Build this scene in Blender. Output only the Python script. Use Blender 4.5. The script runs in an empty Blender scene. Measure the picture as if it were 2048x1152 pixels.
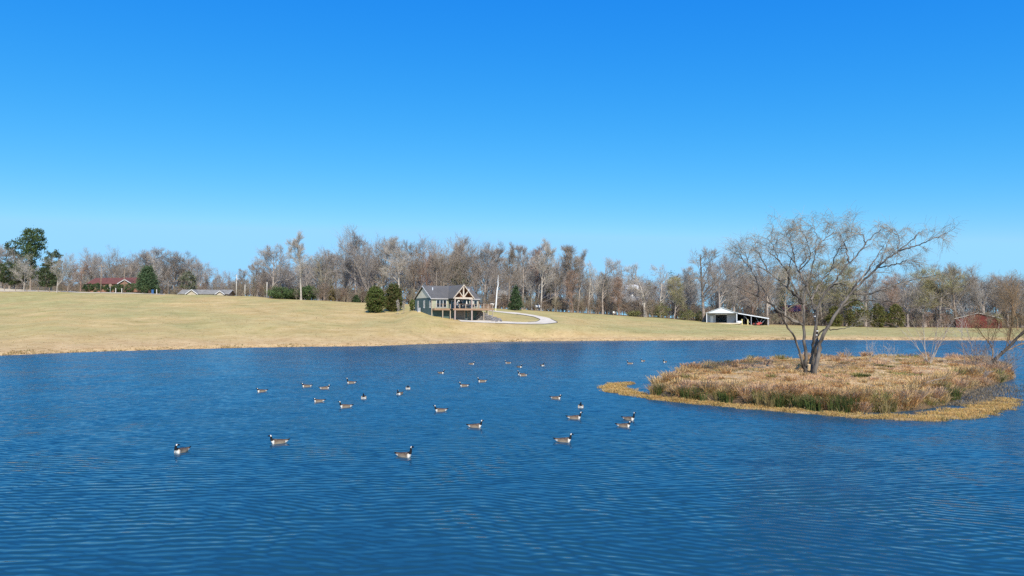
import bpy, math, random
import numpy as np
from mathutils import Vector, Matrix
R = math.radians
rng = np.random.default_rng(7)
random.seed(7)
scene = bpy.context.scene
COL = scene.collection

# ------------------------------------------------------------------ camera, sky, sun, exposure
F = 1420.0                      # focal length in pixels of a 2048 px wide picture
CAMZ = 5.0
PITCH = math.atan(60 / F)
cam_d = bpy.data.cameras.new('camera')
cam_d.sensor_width = 36.0
cam_d.lens = F / 2048 * 36.0
cam_d.clip_start = 0.1
cam_d.clip_end = 9000
cam = bpy.data.objects.new('camera', cam_d)
COL.objects.link(cam)
cam.location = (0, 0, CAMZ)
cam.rotation_euler = (R(90) + PITCH, 0, 0)
scene.camera = cam

SUN_AZ, SUN_EL = R(13), R(42)   # azimuth measured from straight behind the camera towards its right
to_sun = Vector((math.sin(SUN_AZ) * math.cos(SUN_EL), -math.cos(SUN_AZ) * math.cos(SUN_EL), math.sin(SUN_EL)))
world = bpy.data.worlds.new('World')
scene.world = world
world.use_nodes = True
wn, wl = world.node_tree.nodes, world.node_tree.links
wn.clear()
sky = wn.new('ShaderNodeTexSky')
sky.sky_type = 'NISHITA'
sky.sun_disc = False
sky.sun_elevation = SUN_EL
sky.sun_rotation = R(180) - SUN_AZ
sky.altitude = 100
sky.air_density = 1.0
sky.dust_density = 0.2
sky.ozone_density = 2.5
bg = wn.new('ShaderNodeBackground'); bg.inputs['Strength'].default_value = 0.085
wo = wn.new('ShaderNodeOutputWorld')
sp_ = wn.new('ShaderNodeSeparateColor'); cb_ = wn.new('ShaderNodeCombineColor')
wl.new(sky.outputs[0], sp_.inputs[0])
for ch, (k_, p_, mx_) in enumerate(((.104, 2.36, 3.6), (1.40, .93, 7.8), (6.66, .27, 14.0))):   # the deep saturated spring blue of the sky
    pw = wn.new('ShaderNodeMath'); pw.operation = 'POWER'; pw.inputs[1].default_value = p_
    ml = wn.new('ShaderNodeMath'); ml.operation = 'MULTIPLY'; ml.inputs[1].default_value = k_
    mn = wn.new('ShaderNodeMath'); mn.operation = 'MINIMUM'; mn.inputs[1].default_value = mx_
    wl.new(sp_.outputs[ch], pw.inputs[0]); wl.new(pw.outputs[0], ml.inputs[0]); wl.new(ml.outputs[0], mn.inputs[0]); wl.new(mn.outputs[0], cb_.inputs[ch])
wl.new(cb_.outputs[0], bg.inputs['Color'])
wl.new(bg.outputs[0], wo.inputs['Surface'])

sun_d = bpy.data.lights.new('sun', 'SUN')
sun_d.energy = 5.0
sun_d.angle = R(0.53)
sun_d.color = (1.0, 0.93, 0.81)
sun = bpy.data.objects.new('sun', sun_d)
COL.objects.link(sun)
sun.rotation_euler = to_sun.to_track_quat('Z', 'Y').to_euler()
sun.location = to_sun * 300

vs = scene.view_settings
scene.display_settings.display_device = 'sRGB'
vs.view_transform = 'Standard'
vs.look = 'None'
vs.exposure = 0.1
vs.gamma = 1.0
vs.use_curve_mapping = False
scene.cycles.max_bounces = 6
scene.cycles.diffuse_bounces = 2
scene.cycles.glossy_bounces = 3
scene.cycles.transmission_bounces = 4
scene.cycles.use_denoising = False

# ------------------------------------------------------------------ pixel <-> place
FWD = np.array([0, math.cos(PITCH), math.sin(PITCH)])
UPV = np.array([0, -math.sin(PITCH), math.cos(PITCH)])
def ray(px, py):
    return FWD + np.array([(px - 1024) / F, 0, 0]) + UPV * ((576 - py) / F)
def at_depth(px, py, D):
    d = ray(px, py)
    return np.array([0, 0, CAMZ]) + d * (D / d[1])
def on_plane(px, py, z=0.0):
    d = ray(px, py)
    return np.array([0, 0, CAMZ]) + d * ((z - CAMZ) / d[2])

# ------------------------------------------------------------------ object helpers
def link(o, parent=None):
    COL.objects.link(o)
    if parent is not None:
        o.parent = parent
    return o
def tag(o, label=None, cat=None, group=None, kind=None):
    if label: o['label'] = label
    if cat: o['category'] = cat
    if group: o['group'] = group
    if kind: o['kind'] = kind
    return o
def thing(name, label, cat, loc=(0, 0, 0), rz=0.0, group=None):
    o = bpy.data.objects.new(name, None)
    o.empty_display_size = 0.3
    COL.objects.link(o)
    o.location = [float(c) for c in loc]
    o.rotation_euler = (0, 0, rz)
    return tag(o, label, cat, group)
def mesh_np(name, V, Fq, mat, col=None, smooth=False):
    """V (n,3), Fq (m,k) with one k, or a list of such arrays"""
    me = bpy.data.meshes.new(name)
    V = np.asarray(V, dtype=np.float32)
    Fs = Fq if isinstance(Fq, list) else [Fq]
    Fs = [np.asarray(f, dtype=np.int32) for f in Fs if len(f)]
    me.vertices.add(len(V)); me.vertices.foreach_set('co', V.ravel())
    nl = sum(f.size for f in Fs); npoly = sum(len(f) for f in Fs)
    me.loops.add(nl); me.loops.foreach_set('vertex_index', np.concatenate([f.ravel() for f in Fs]))
    me.polygons.add(npoly)
    tot = np.concatenate([np.full(len(f), f.shape[1], dtype=np.int32) for f in Fs])
    st = np.concatenate([[0], np.cumsum(tot)[:-1]]).astype(np.int32)
    me.polygons.foreach_set('loop_start', st)
    if smooth:
        me.polygons.foreach_set('use_smooth', np.ones(npoly, dtype=bool))
    me.update(calc_edges=True)
    if col is not None:
        a = me.color_attributes.new('col', 'FLOAT_COLOR', 'POINT')
        c = np.ones((len(V), 4), dtype=np.float32); c[:, :col.shape[1]] = col
        a.data.foreach_set('color', c.ravel())
    if mat: me.materials.append(mat)
    return me
def add_mesh(name, me, parent=None):
    return link(bpy.data.objects.new(name, me), parent)
class MB:
    """collects simple shapes into one mesh"""
    def __init__(s): s.v, s.f = [], []
    def box(s, x0, x1, y0, y1, z0, z1):
        b = len(s.v)
        s.v += [(x0,y0,z0),(x1,y0,z0),(x1,y1,z0),(x0,y1,z0),(x0,y0,z1),(x1,y0,z1),(x1,y1,z1),(x0,y1,z1)]
        s.f += [tuple(b+i for i in q) for q in ((0,3,2,1),(4,5,6,7),(0,1,5,4),(1,2,6,5),(2,3,7,6),(3,0,4,7))]
        return s
    def prism(s, poly, off):
        """closed prism: polygon points shifted by vector off"""
        b = len(s.v); n = len(poly); off = Vector(off)
        s.v += [tuple(p) for p in poly] + [tuple(Vector(p) + off) for p in poly]
        s.f += [tuple(b+i for i in range(n))[::-1], tuple(b+n+i for i in range(n))]
        s.f += [(b+i, b+(i+1) % n, b+n+(i+1) % n, b+n+i) for i in range(n)]
        return s
    def bar(s, p, q, w, h=None, n=4):
        """square or round bar from p to q"""
        h = w if h is None else h
        p, q = Vector(p), Vector(q); d = (q - p).normalized()
        ref = Vector((0, 0, 1)) if abs(d.z) < .9 else Vector((0, 1, 0))
        a = d.cross(ref).normalized(); c = a.cross(d)
        b = len(s.v)
        for e in (p, q):
            for k in range(n):
                t = 2 * math.pi * (k + .5) / n
                g = 1.4142 if n == 4 else 1
                s.v.append(tuple(e + a * (math.cos(t) * w / 2 * g) + c * (math.sin(t) * h / 2 * g)))
        s.f += [tuple(b+i for i in range(n))[::-1], tuple(b+n+i for i in range(n))]
        s.f += [(b+i, b+(i+1) % n, b+n+(i+1) % n, b+n+i) for i in range(n)]
        return s
    def cone(s, p, q, r0, r1, n=10):
        p, q = Vector(p), Vector(q); d = (q - p).normalized()
        ref = Vector((0, 0, 1)) if abs(d.z) < .9 else Vector((0, 1, 0))
        a = d.cross(ref).normalized(); c = a.cross(d); b = len(s.v)
        for e, r in ((p, r0), (q, r1)):
            for k in range(n):
                t = 2 * math.pi * k / n
                s.v.append(tuple(e + a * (math.cos(t) * r) + c * (math.sin(t) * r)))
        s.f += [tuple(b+i for i in range(n))[::-1], tuple(b+n+i for i in range(n))]
        s.f += [(b+i, b+(i+1) % n, b+n+(i+1) % n, b+n+i) for i in range(n)]
        return s
    def build(s, name, mat, parent=None, smooth=False):
        me = bpy.data.meshes.new(name)
        me.from_pydata(s.v, [], s.f); me.update()
        if smooth:
            me.polygons.foreach_set('use_smooth', [True] * len(me.polygons))
        me.materials.append(mat)
        return add_mesh(name, me, parent)

# ------------------------------------------------------------------ materials
def mat_new(name, base, rough=.8, spec=.3, metal=0.0):
    m = bpy.data.materials.new(name); m.use_nodes = True
    b = m.node_tree.nodes['Principled BSDF']
    b.inputs['Base Color'].default_value = (*base, 1)
    b.inputs['Roughness'].default_value = rough
    b.inputs['Specular IOR Level'].default_value = spec
    b.inputs['Metallic'].default_value = metal
    return m
def mat_noise(name, c1, c2, scale=3.0, rough=.85, spec=.2, detail=4, stretch=(1, 1, 1), bump=0.0):
    m = mat_new(name, c1, rough, spec)
    n, l = m.node_tree.nodes, m.node_tree.links
    b = n['Principled BSDF']
    tc = n.new('ShaderNodeTexCoord'); mp = n.new('ShaderNodeMapping')
    mp.inputs['Scale'].default_value = stretch
    t = n.new('ShaderNodeTexNoise'); t.inputs['Scale'].default_value = scale; t.inputs['Detail'].default_value = detail
    r = n.new('ShaderNodeValToRGB')
    r.color_ramp.elements[0].position = .35; r.color_ramp.elements[0].color = (*c1, 1)
    r.color_ramp.elements[1].position = .65; r.color_ramp.elements[1].color = (*c2, 1)
    l.new(tc.outputs['Object'], mp.inputs['Vector']); l.new(mp.outputs[0], t.inputs['Vector'])
    l.new(t.outputs['Fac'], r.inputs['Fac']); l.new(r.outputs[0], b.inputs['Base Color'])
    if bump:
        bp = n.new('ShaderNodeBump'); bp.inputs['Strength'].default_value = bump; bp.inputs['Distance'].default_value = .05
        l.new(t.outputs['Fac'], bp.inputs['Height']); l.new(bp.outputs[0], b.inputs['Normal'])
    return m
def mat_attr(name, rough=.85, spec=.15, translucent=0.0, noise=0.0, nscale=20):
    """base colour from the per-vertex albedo 'col'"""
    m = mat_new(name, (.5, .5, .5), rough, spec)
    n, l = m.node_tree.nodes, m.node_tree.links
    b = n['Principled BSDF']
    a = n.new('ShaderNodeAttribute'); a.attribute_name = 'col'
    src = a.outputs['Color']
    if noise:
        tc = n.new('ShaderNodeTexCoord'); t = n.new('ShaderNodeTexNoise'); t.inputs['Scale'].default_value = nscale
        mr = n.new('ShaderNodeMapRange'); mr.inputs['To Min'].default_value = 1 - noise; mr.inputs['To Max'].default_value = 1 + noise
        mr.inputs['From Min'].default_value = .3; mr.inputs['From Max'].default_value = .7
        vm = n.new('ShaderNodeVectorMath'); vm.operation = 'SCALE'
        l.new(tc.outputs['Object'], t.inputs['Vector']); l.new(t.outputs['Fac'], mr.inputs['Value'])
        l.new(src, vm.inputs[0]); l.new(mr.outputs[0], vm.inputs['Scale']); src = vm.outputs[0]
    l.new(src, b.inputs['Base Color'])
    if translucent:
        tr = n.new('ShaderNodeBsdfTranslucent'); mx = n.new('ShaderNodeMixShader')
        mx.inputs['Fac'].default_value = translucent
        l.new(src, tr.inputs['Color'])
        l.new(b.outputs[0], mx.inputs[1]); l.new(tr.outputs[0], mx.inputs[2])
        l.new(mx.outputs[0], n['Material Output'].inputs['Surface'])
    return m
M = {}
M['bark_grey'] = mat_noise('bark_grey', (0.287, 0.237, 0.201), (0.475, 0.402, 0.345), 2.5)
M['bark_brown'] = mat_noise('bark_brown', (0.207, 0.159, 0.124), (0.345, 0.276, 0.221), 2.5)
M['bark_pale'] = mat_noise('bark_pale', (.34, .29, .24), (.52, .46, .39), 1.5)
M['bark_red'] = mat_noise('bark_red', (.24, .15, .11), (.34, .22, .17), 2.5)
M['twig_grey'] = mat_noise('twig_grey', (.34, .30, .265), (.45, .40, .355), .7)
M['twig_brown'] = mat_noise('twig_brown', (.29, .235, .18), (.40, .33, .26), .7)
M['twig_pale'] = mat_noise('twig_pale', (.44, .39, .33), (.56, .50, .43), .7)
M['twig_red'] = mat_noise('twig_red', (.34, .23, .17), (.44, .31, .235), .7)
M['twig_olive'] = mat_noise('twig_olive', (.33, .295, .15), (.43, .38, .205), .7)
M['dark_bark'] = mat_noise('dark_bark', (.05, .04, .033), (.13, .105, .085), 3)
M['twig_orange'] = mat_noise('twig_orange', (.24, .15, .075), (.34, .22, .115), .8)
M['willow_bark'] = mat_noise('willow_bark', (.022, .018, .015), (.23, .195, .16), 1.6, detail=6, stretch=(1, 1, .45), bump=.5)
M['willow_twig'] = mat_noise('willow_twig', (.30, .25, .18), (.44, .38, .29), .8)
M['foliage'] = mat_attr('foliage', .75, .2, .25)
M['grass'] = mat_attr('grass', .85, .1, .42)
M['white_paint'] = mat_noise('white_paint', (.74, .73, .70), (.82, .81, .79), 1.5, .6)
M['goose'] = mat_attr('goose_feathers', .75, .2, 0, .18, 26)
M['concrete'] = mat_noise('concrete', (.62, .53, .40), (.74, .65, .50), .6, detail=8)
M['green_siding'] = mat_noise('green_siding', (.085, .125, .115), (.105, .15, .135), .8, .6)
M['tan_siding'] = mat_noise('tan_siding', (.60, .56, .43), (.68, .64, .50), .8, .6)
M['olive_siding'] = mat_noise('olive_siding', (.36, .36, .25), (.42, .42, .30), .8, .6)
M['metal_roof'] = mat_noise('metal_roof', (.125, .118, .108), (.155, .146, .135), .5, .6, .2)
M['deck_wood'] = mat_noise('deck_wood', (.30, .185, .115), (.40, .26, .165), 3, .8, stretch=(.3, 1, 1))
M['pale_wood'] = mat_noise('pale_wood', (.44, .35, .26), (.54, .44, .33), 3)
M['brown_ceiling'] = mat_noise('brown_ceiling', (.19, .085, .045), (.27, .125, .07), 3, stretch=(1, .3, 1))
M['glass'] = mat_new('window_glass', (.02, .025, .03), .06, .6)
M['trim_cream'] = mat_noise('trim_cream', (.54, .45, .36), (.62, .53, .43), 2)
M['fascia_grey'] = mat_noise('fascia_grey', (.42, .39, .38), (.5, .47, .45), 2)
M['column_wood'] = mat_noise('column_wood', (.42, .32, .28), (.52, .41, .36), 2)
M['black'] = mat_new('black_interior', (.012, .012, .012), .9, .1)
M['dark_metal'] = mat_new('dark_metal', (.05, .05, .055), .5, .4)
M['garage_door'] = mat_noise('garage_door', (.20, .175, .15), (.24, .21, .18), 1)
M['white_metal'] = mat_noise('white_metal', (.68, .71, .74), (.76, .79, .82), .5, .5, .4)
M['grey_metal'] = mat_noise('grey_metal', (.33, .345, .375), (.40, .415, .45), .7, .5, .4)
M['stone'] = mat_noise('stone', (.16, .145, .14), (.33, .30, .28), 1.4, .9, bump=.4)
M['red_shingle'] = mat_noise('red_shingle', (.125, .052, .043), (.19, .075, .06), 1.5, .9)
M['brick_wall'] = mat_noise('brick_wall', (.27, .145, .10), (.36, .20, .145), 2)
M['grey_shingle'] = mat_noise('grey_shingle', (.21, .20, .175), (.30, .285, .25), 1, .9)
M['cream'] = mat_noise('cream', (.44, .38, .285), (.55, .48, .37), .8)
M['barn_red'] = mat_noise('barn_red', (.15, .036, .032), (.23, .06, .05), .9, .8)
M['red_metal'] = mat_noise('red_metal', (.30, .075, .07), (.38, .11, .10), 1, .5)
M['red_machine'] = mat_noise('red_machine', (.42, .06, .05), (.52, .10, .08), 2, .45)
M['pole_wood'] = mat_noise('pole_wood', (.24, .17, .12), (.33, .25, .18), 2)
M['pole_pale'] = mat_noise('pole_pale', (.55, .50, .44), (.68, .63, .56), 2)
M['blue_bin'] = mat_noise('blue_bin', (.035, .10, .26), (.05, .14, .33), 2, .5)
M['yellow_paint'] = mat_noise('yellow_paint', (.62, .55, .25), (.70, .62, .32), 3)
M['rubber'] = mat_new('rubber', (.02, .02, .02), .8)
M['gravel'] = mat_noise('gravel', (.52, .43, .30), (.64, .54, .39), 1.2, .95)
M['fresh_wood'] = mat_new('fresh_wood', (.62, .45, .26), .8)

# ------------------------------------------------------------------ ground
SHORE = [(-1600, 800), (-900, 748), (-400, 726), (0, 711), (120, 706), (250, 701.5), (380, 698), (500, 695), (640, 693), (750, 692), (850, 688),
         (920, 686), (1000, 683.5), (1100, 682), (1300, 681), (1600, 679.5), (2048, 681), (2400, 683), (3200, 690)]
COLUMNS = {   # picture column: (depth in metres, picture row of the ground there)
    -1600: [(250, 556)], -900: [(250, 560)], -300: [(250, 566)], 0: [(130, 664), (200, 605), (235, 584), (250, 576)], 130: [(235, 586), (248, 582)], 260: [(235, 589), (248, 585)],
    400: [(150, 648), (238, 589)], 500: [(150, 649), (234, 592)], 600: [(150, 651), (226, 599)], 700: [(155, 652), (222, 604)],
    790: [(155, 653), (218, 607)], 828: [(150, 657), (162, 637), (176, 621), (218, 609)], 862: [(150, 667), (164, 640), (170, 630), (177, 622), (218, 610)],
    912: [(150, 672), (163, 644.5), (170, 641), (178, 640.5), (186, 622), (218, 613)], 957: [(150, 675), (163, 647), (168, 643), (180, 640.5), (190, 622), (218, 615.5)],
    985: [(150, 682), (163, 649), (170, 643.5), (178, 640), (190, 625), (218, 617)], 1030: [(163, 655), (170, 646), (178, 641), (192, 629), (220, 619)],
    1075: [(163, 657), (169, 648.5), (178, 642), (192, 632), (224, 621.5)], 1120: [(162, 661), (170, 647.5), (192, 635), (228, 624)],
    1200: [(165, 663), (192, 644), (236, 628.5)], 1300: [(165, 668), (190, 653), (242, 635)], 1400: [(170, 668), (238, 644), (250, 642)], 1450: [(170, 668), (236, 646.5), (252, 645)],
    1530: [(170, 669), (232, 651), (255, 649.5)],
    1620: [(170, 671), (258, 652)], 1800: [(170, 672), (264, 655)], 2048: [(172, 673), (268, 656.5)], 2400: [(175, 672), (270, 657)], 3200: [(270, 657)],
}
cpx = np.array(sorted(COLUMNS)); spx = np.array([s[0] for s in SHORE]); sD = np.array([on_plane(*s)[1] for s in SHORE])
TD = np.concatenate([np.linspace(30, 84, 28), np.arange(85, 200, .75), np.arange(200, 330, 2.0), np.geomspace(332, 4500, 40)])
TT = np.linspace(-1.9, 1.9, 500)
ZG = np.zeros((len(TT), len(TD)))
colz = []
for c in cpx:
    ds = np.interp(c, spx, sD)
    pts = [(0, -3.), (ds - 25, -2.2), (ds - 4, -.6), (ds, 0), (ds + .9, .38), (ds + 3.5, .62)]
    pts += [(D, at_depth(c, y, D)[2]) for D, y in COLUMNS[c]]
    zc = pts[-1][1]
    pts += [(pts[-1][0] + 30, zc + .4), (6000, zc + .4)]
    pts = sorted(pts)
    colz.append((ds, [p[0] - ds for p in pts], [p[1] for p in pts]))
tpx = 1024 + TT * F
for i, p in enumerate(tpx):
    ds = np.interp(p, spx, sD)
    j = int(np.clip(np.searchsorted(cpx, p) - 1, 0, len(cpx) - 2))
    w = np.clip((p - cpx[j]) / (cpx[j+1] - cpx[j]), 0, 1); w = w * w * (3 - 2 * w) * .5 + w * .5
    a, b = colz[j], colz[j+1]
    ZG[i] = (1 - w) * np.interp(TD - ds, a[1], a[2]) + w * np.interp(TD - ds, b[1], b[2])
def blur(A, k, axis):
    out = np.zeros_like(A); ker = np.exp(-np.linspace(-2, 2, 2*k+1)**2); ker /= ker.sum()
    P = np.pad(A, [(k, k) if a == axis else (0, 0) for a in (0, 1)], mode='edge')
    for i, wt in enumerate(ker):
        out += wt * (P[i:i+A.shape[0], :] if axis == 0 else P[:, i:i+A.shape[1]])
    return out
SM = blur(blur(ZG, 3, 0), 3, 1)
dsh = TD[None, :] - np.interp(tpx, spx, sD)[:, None]
wmask = np.clip((dsh - 3) / 6, 0, 1)
ZG = ZG * (1 - wmask) + SM * wmask
# soft irregularities of the turf and a ragged bank edge
XX, YY = TT[:, None] * TD[None, :], np.repeat(TD[None, :], len(TT), 0)
und = .10 * np.sin(XX * .21 + 1.3 * np.sin(YY * .09)) * np.sin(YY * .17 + .8) + .06 * np.sin(XX * .53 + YY * .31)
ZG += und * np.clip((dsh - 2) / 12, 0, 1) * np.clip((260 - YY) / 30, 0, 1)
ZG += .10 * (np.sin(XX * 1.1) * np.sin(XX * .37 + 2) + .6 * np.sin(XX * 2.9 + 1)) * np.exp(-((dsh - .5) / 2.0)**2)
def ground_z(x, y):
    t = x / y
    i = (t - TT[0]) / (TT[1] - TT[0]); i = min(max(i, 0), len(TT) - 1.001); i0 = int(i); fi = i - i0
    j0 = int(np.clip(np.searchsorted(TD, y) - 1, 0, len(TD) - 2)); fj = min(max((y - TD[j0]) / (TD[j0+1] - TD[j0]), 0), 1)
    return float((ZG[i0, j0] * (1-fi) + ZG[i0+1, j0] * fi) * (1-fj) + (ZG[i0, j0+1] * (1-fi) + ZG[i0+1, j0+1] * fi) * fj)
def on_ground(px, D):
    x = (px - 1024) / F * D
    return np.array([x, D, ground_z(x, D)])
def hit_ground(px, py, D0=130, D1=300):
    d = ray(px, py); d = d / d[1]
    for D in np.arange(D0, D1, .25):
        p = np.array([0, 0, CAMZ]) + d * D
        if ground_z(p[0], D) >= p[2]:
            return np.array([p[0], D, ground_z(p[0], D)])
    return on_ground(px, D1)
crestD = np.interp(tpx, cpx, [COLUMNS[c][-1][0] for c in cpx])
nI, nJ = ZG.shape
V = np.stack([XX, YY, ZG], -1).reshape(-1, 3)
idx = np.arange(nI * nJ).reshape(nI, nJ)
Fg = np.stack([idx[:-1, :-1], idx[1:, :-1], idx[1:, 1:], idx[:-1, 1:]], -1).reshape(-1, 4)
forest = np.clip((YY - crestD[:, None] + 2) / 7, 0, 1)
forest *= np.clip((tpx[:, None] - 330) / 120, 0, 1) * .85 + .15
bank = np.clip(1 - dsh / np.interp(tpx, [0, 500, 900, 1400, 2000], [40, 30, 22, 12, 9])[:, None], 0, 1)
lush = np.interp(tpx, [0, 300, 700, 1050, 1250, 1700], [.30, .28, .22, .45, .55, .85])[:, None] * np.ones_like(YY) + .30 * np.clip((dsh - 50) / 70, 0, 1)
gcol = np.stack([forest, bank, np.clip(lush, 0, 1)], -1).reshape(-1, 3)
gm = mat_new('field', (.4, .33, .15), .95, .05)
n, l = gm.node_tree.nodes, gm.node_tree.links
b = n['Principled BSDF']
def node(t, **kw):
    x = n.new(t)
    for k, v in kw.items(): x.inputs[k].default_value = v
    return x
tc = n.new('ShaderNodeTexCoord')
at = n.new('ShaderNodeAttribute'); at.attribute_name = 'col'
sep = n.new('ShaderNodeSeparateColor'); l.new(at.outputs['Color'], sep.inputs[0])
def noise(scale, detail=4, rough=.55):
    x = node('ShaderNodeTexNoise', Scale=scale, Detail=detail, Roughness=rough)
    l.new(tc.outputs['Object'], x.inputs['Vector']); return x.outputs['Fac']
def ramp(src, lo, hi):
    x = n.new('ShaderNodeMapRange'); x.inputs['From Min'].default_value = lo; x.inputs['From Max'].default_value = hi
    l.new(src, x.inputs['Value']); return x.outputs[0]
def mth(op, a_, b_=0.0):
    x = n.new('ShaderNodeMath'); x.operation = op
    for i, s in enumerate((a_, b_)):
        if isinstance(s, (int, float)): x.inputs[i].default_value = s
        else: l.new(s, x.inputs[i])
    return x.outputs[0]
def mixc(fac, a_, b_):
    x = n.new('ShaderNodeMix'); x.data_type = 'RGBA'
    l.new(fac, x.inputs['Factor'])
    for k, s in (('A', a_), ('B', b_)):
        if isinstance(s, tuple): x.inputs[k].default_value = (*s, 1)
        else: l.new(s, x.inputs[k])
    return x.outputs['Result']
straw = mixc(ramp(noise(.25, 6), .35, .65), (.47, .33, .13), (.57, .415, .19))
green = mixc(ramp(noise(.4, 5), .35, .65), (.35, .305, .115), (.45, .385, .165))
gf = mth('ADD', mth('MULTIPLY', ramp(noise(.05, 8, .65), .36, .66), 1.25), mth('SUBTRACT', sep.outputs[2], .50))
gfc = n.new('ShaderNodeClamp'); l.new(mth('MULTIPLY', gf, mth('SUBTRACT', 1.0, mth('MULTIPLY', sep.outputs[1], .8))), gfc.inputs['Value'])
c_ = mixc(gfc.outputs[0], straw, green)
weed = mth('MULTIPLY', ramp(noise(.085, 8, .68), .54, .70), .55)
c_ = mixc(weed, c_, (.29, .265, .085))
brown_ = mth('MULTIPLY', ramp(noise(.062, 7, .7), .55, .72), .5)
c_ = mixc(brown_, c_, (.43, .285, .12))
earth = mixc(ramp(noise(.5, 6), .35, .65), (.50, .325, .15), (.60, .42, .21))
c_ = mixc(ramp(mth('ADD', sep.outputs[1], mth('MULTIPLY', noise(.12, 5), .6)), .75, 1.25), c_, earth)
litter = mixc(ramp(noise(.3, 6), .35, .65), (.19, .125, .075), (.32, .225, .12))
c_ = mixc(sep.outputs[0], c_, litter)
# fine mottling of the turf
fine = mth('ADD', mth('MULTIPLY', ramp(noise(1.7, 8, .7), .3, .7), .6), mth('MULTIPLY', ramp(noise(.16, 8, .7), .3, .7), .55))
vm = n.new('ShaderNodeVectorMath'); vm.operation = 'SCALE'
l.new(c_, vm.inputs[0]); l.new(mth('ADD', mth('MULTIPLY', fine, .50), .72), vm.inputs['Scale'])
l.new(vm.outputs[0], b.inputs['Base Color'])
bp = node('ShaderNodeBump', Strength=.5, Distance=.08)
l.new(noise(3.5, 6, .7), bp.inputs['Height']); l.new(bp.outputs[0], b.inputs['Normal'])
ground = add_mesh('ground', mesh_np('ground', V, Fg, gm, gcol, True))
tag(ground, 'rolling tan and green grass field rising from the pond to the wood', kind='structure')

# ------------------------------------------------------------------ pond
wt = np.concatenate([np.linspace(-3.0, -1.9, 8)[:-1], np.linspace(-1.9, 1.9, 90), np.linspace(1.9, 3.0, 8)[1:]])
wd = np.geomspace(1.5, 190, 60)
WX = wt[:, None] * (wd[None, :] + 8); WY = np.repeat(wd[None, :], len(wt), 0) - 1
Vw = np.stack([WX, WY, np.zeros_like(WX)], -1).reshape(-1, 3)
iw = np.arange(Vw.shape[0]).reshape(len(wt), len(wd))
Fw = np.stack([iw[:-1, :-1], iw[1:, :-1], iw[1:, 1:], iw[:-1, 1:]], -1).reshape(-1, 4)
wm = mat_new('pond_water', (.010, .056, .095), .10, .5)
n, l = wm.node_tree.nodes, wm.node_tree.links
b = n['Principled BSDF']; b.inputs['IOR'].default_value = 1.333
geo = n.new('ShaderNodeNewGeometry')
def slope_layer(scale, stretch, rot, amp_x, amp_y, detail, seed):
    mp = n.new('ShaderNodeMapping'); mp.inputs['Rotation'].default_value = (0, 0, R(rot))
    mp.inputs['Scale'].default_value = (scale * stretch, scale, 1); mp.inputs['Location'].default_value = (seed, seed * 1.7, seed)
    t = node('ShaderNodeTexNoise', Scale=1.0, Detail=detail, Roughness=.55, Distortion=.35)
    l.new(geo.outputs['Position'], mp.inputs['Vector']); l.new(mp.outputs[0], t.inputs['Vector'])
    s = n.new('ShaderNodeVectorMath'); s.operation = 'SUBTRACT'; s.inputs[1].default_value = (.5, .5, .5)
    l.new(t.outputs['Color'], s.inputs[0])
    k = n.new('ShaderNodeVectorMath'); k.operation = 'MULTIPLY'; k.inputs[1].default_value = (amp_x, amp_y, 0)
    l.new(s.outputs[0], k.inputs[0]); return k.outputs[0]
def vadd(a_, b_):
    x = n.new('ShaderNodeVectorMath'); x.operation = 'ADD'; l.new(a_, x.inputs[0]); l.new(b_, x.inputs[1]); return x.outputs[0]
s1 = slope_layer(6.4, .28, -9, .24, .74, 2, 3.1)
s2 = slope_layer(5.0, .32, 20, .22, .50, 2, 11.3)
s3 = slope_layer(.55, .5, 0, .06, .10, 2, 23.7)
sc_ = n.new('ShaderNodeVectorMath'); sc_.operation = 'SCALE'
# ripple slopes made to lean towards the camera, keeping bank reflections out
def wave_train(wavelength, rot, amp, distort, seed):
    mp = n.new('ShaderNodeMapping'); mp.inputs['Rotation'].default_value = (0, 0, R(rot)); mp.inputs['Location'].default_value = (seed, seed * .6, 0)
    wv = node('ShaderNodeTexWave', Scale=.314 / wavelength, Distortion=distort, Detail=2.5)
    wv.inputs['Detail Scale'].default_value = .55 / (.314 / wavelength) * .9; wv.inputs['Detail Roughness'].default_value = .5
    wv.wave_type = 'BANDS'; wv.bands_direction = 'Y'; wv.wave_profile = 'SIN'
    l.new(geo.outputs['Position'], mp.inputs['Vector']); l.new(mp.outputs[0], wv.inputs['Vector'])
    nv = node('ShaderNodeTexNoise', Scale=.35, Detail=2.0); m2 = n.new('ShaderNodeMapping'); m2.inputs['Location'].default_value = (seed * 3, seed, seed)
    l.new(geo.outputs['Position'], m2.inputs['Vector']); l.new(m2.outputs[0], nv.inputs['Vector'])
    k_ = mth('MULTIPLY', mth('SUBTRACT', wv.outputs['Fac'], .5), mth('MULTIPLY', ramp(nv.outputs['Fac'], .30, .70), amp))
    cxy = n.new('ShaderNodeCombineXYZ'); l.new(mth('MULTIPLY', k_, math.sin(R(rot))), cxy.inputs[0]); l.new(k_, cxy.inputs[1]); return cxy.outputs[0]
waves = vadd(wave_train(.35, -8, .60, 6.5, 2.0), wave_train(.27, 24, .50, 6.0, 9.0))
sx_ = n.new('ShaderNodeSeparateXYZ'); l.new(vadd(waves, vadd(vadd(s1, s2), s3)), sx_.inputs[0])
ab_ = mth('ABSOLUTE', sx_.outputs[1], 0.0)
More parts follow.
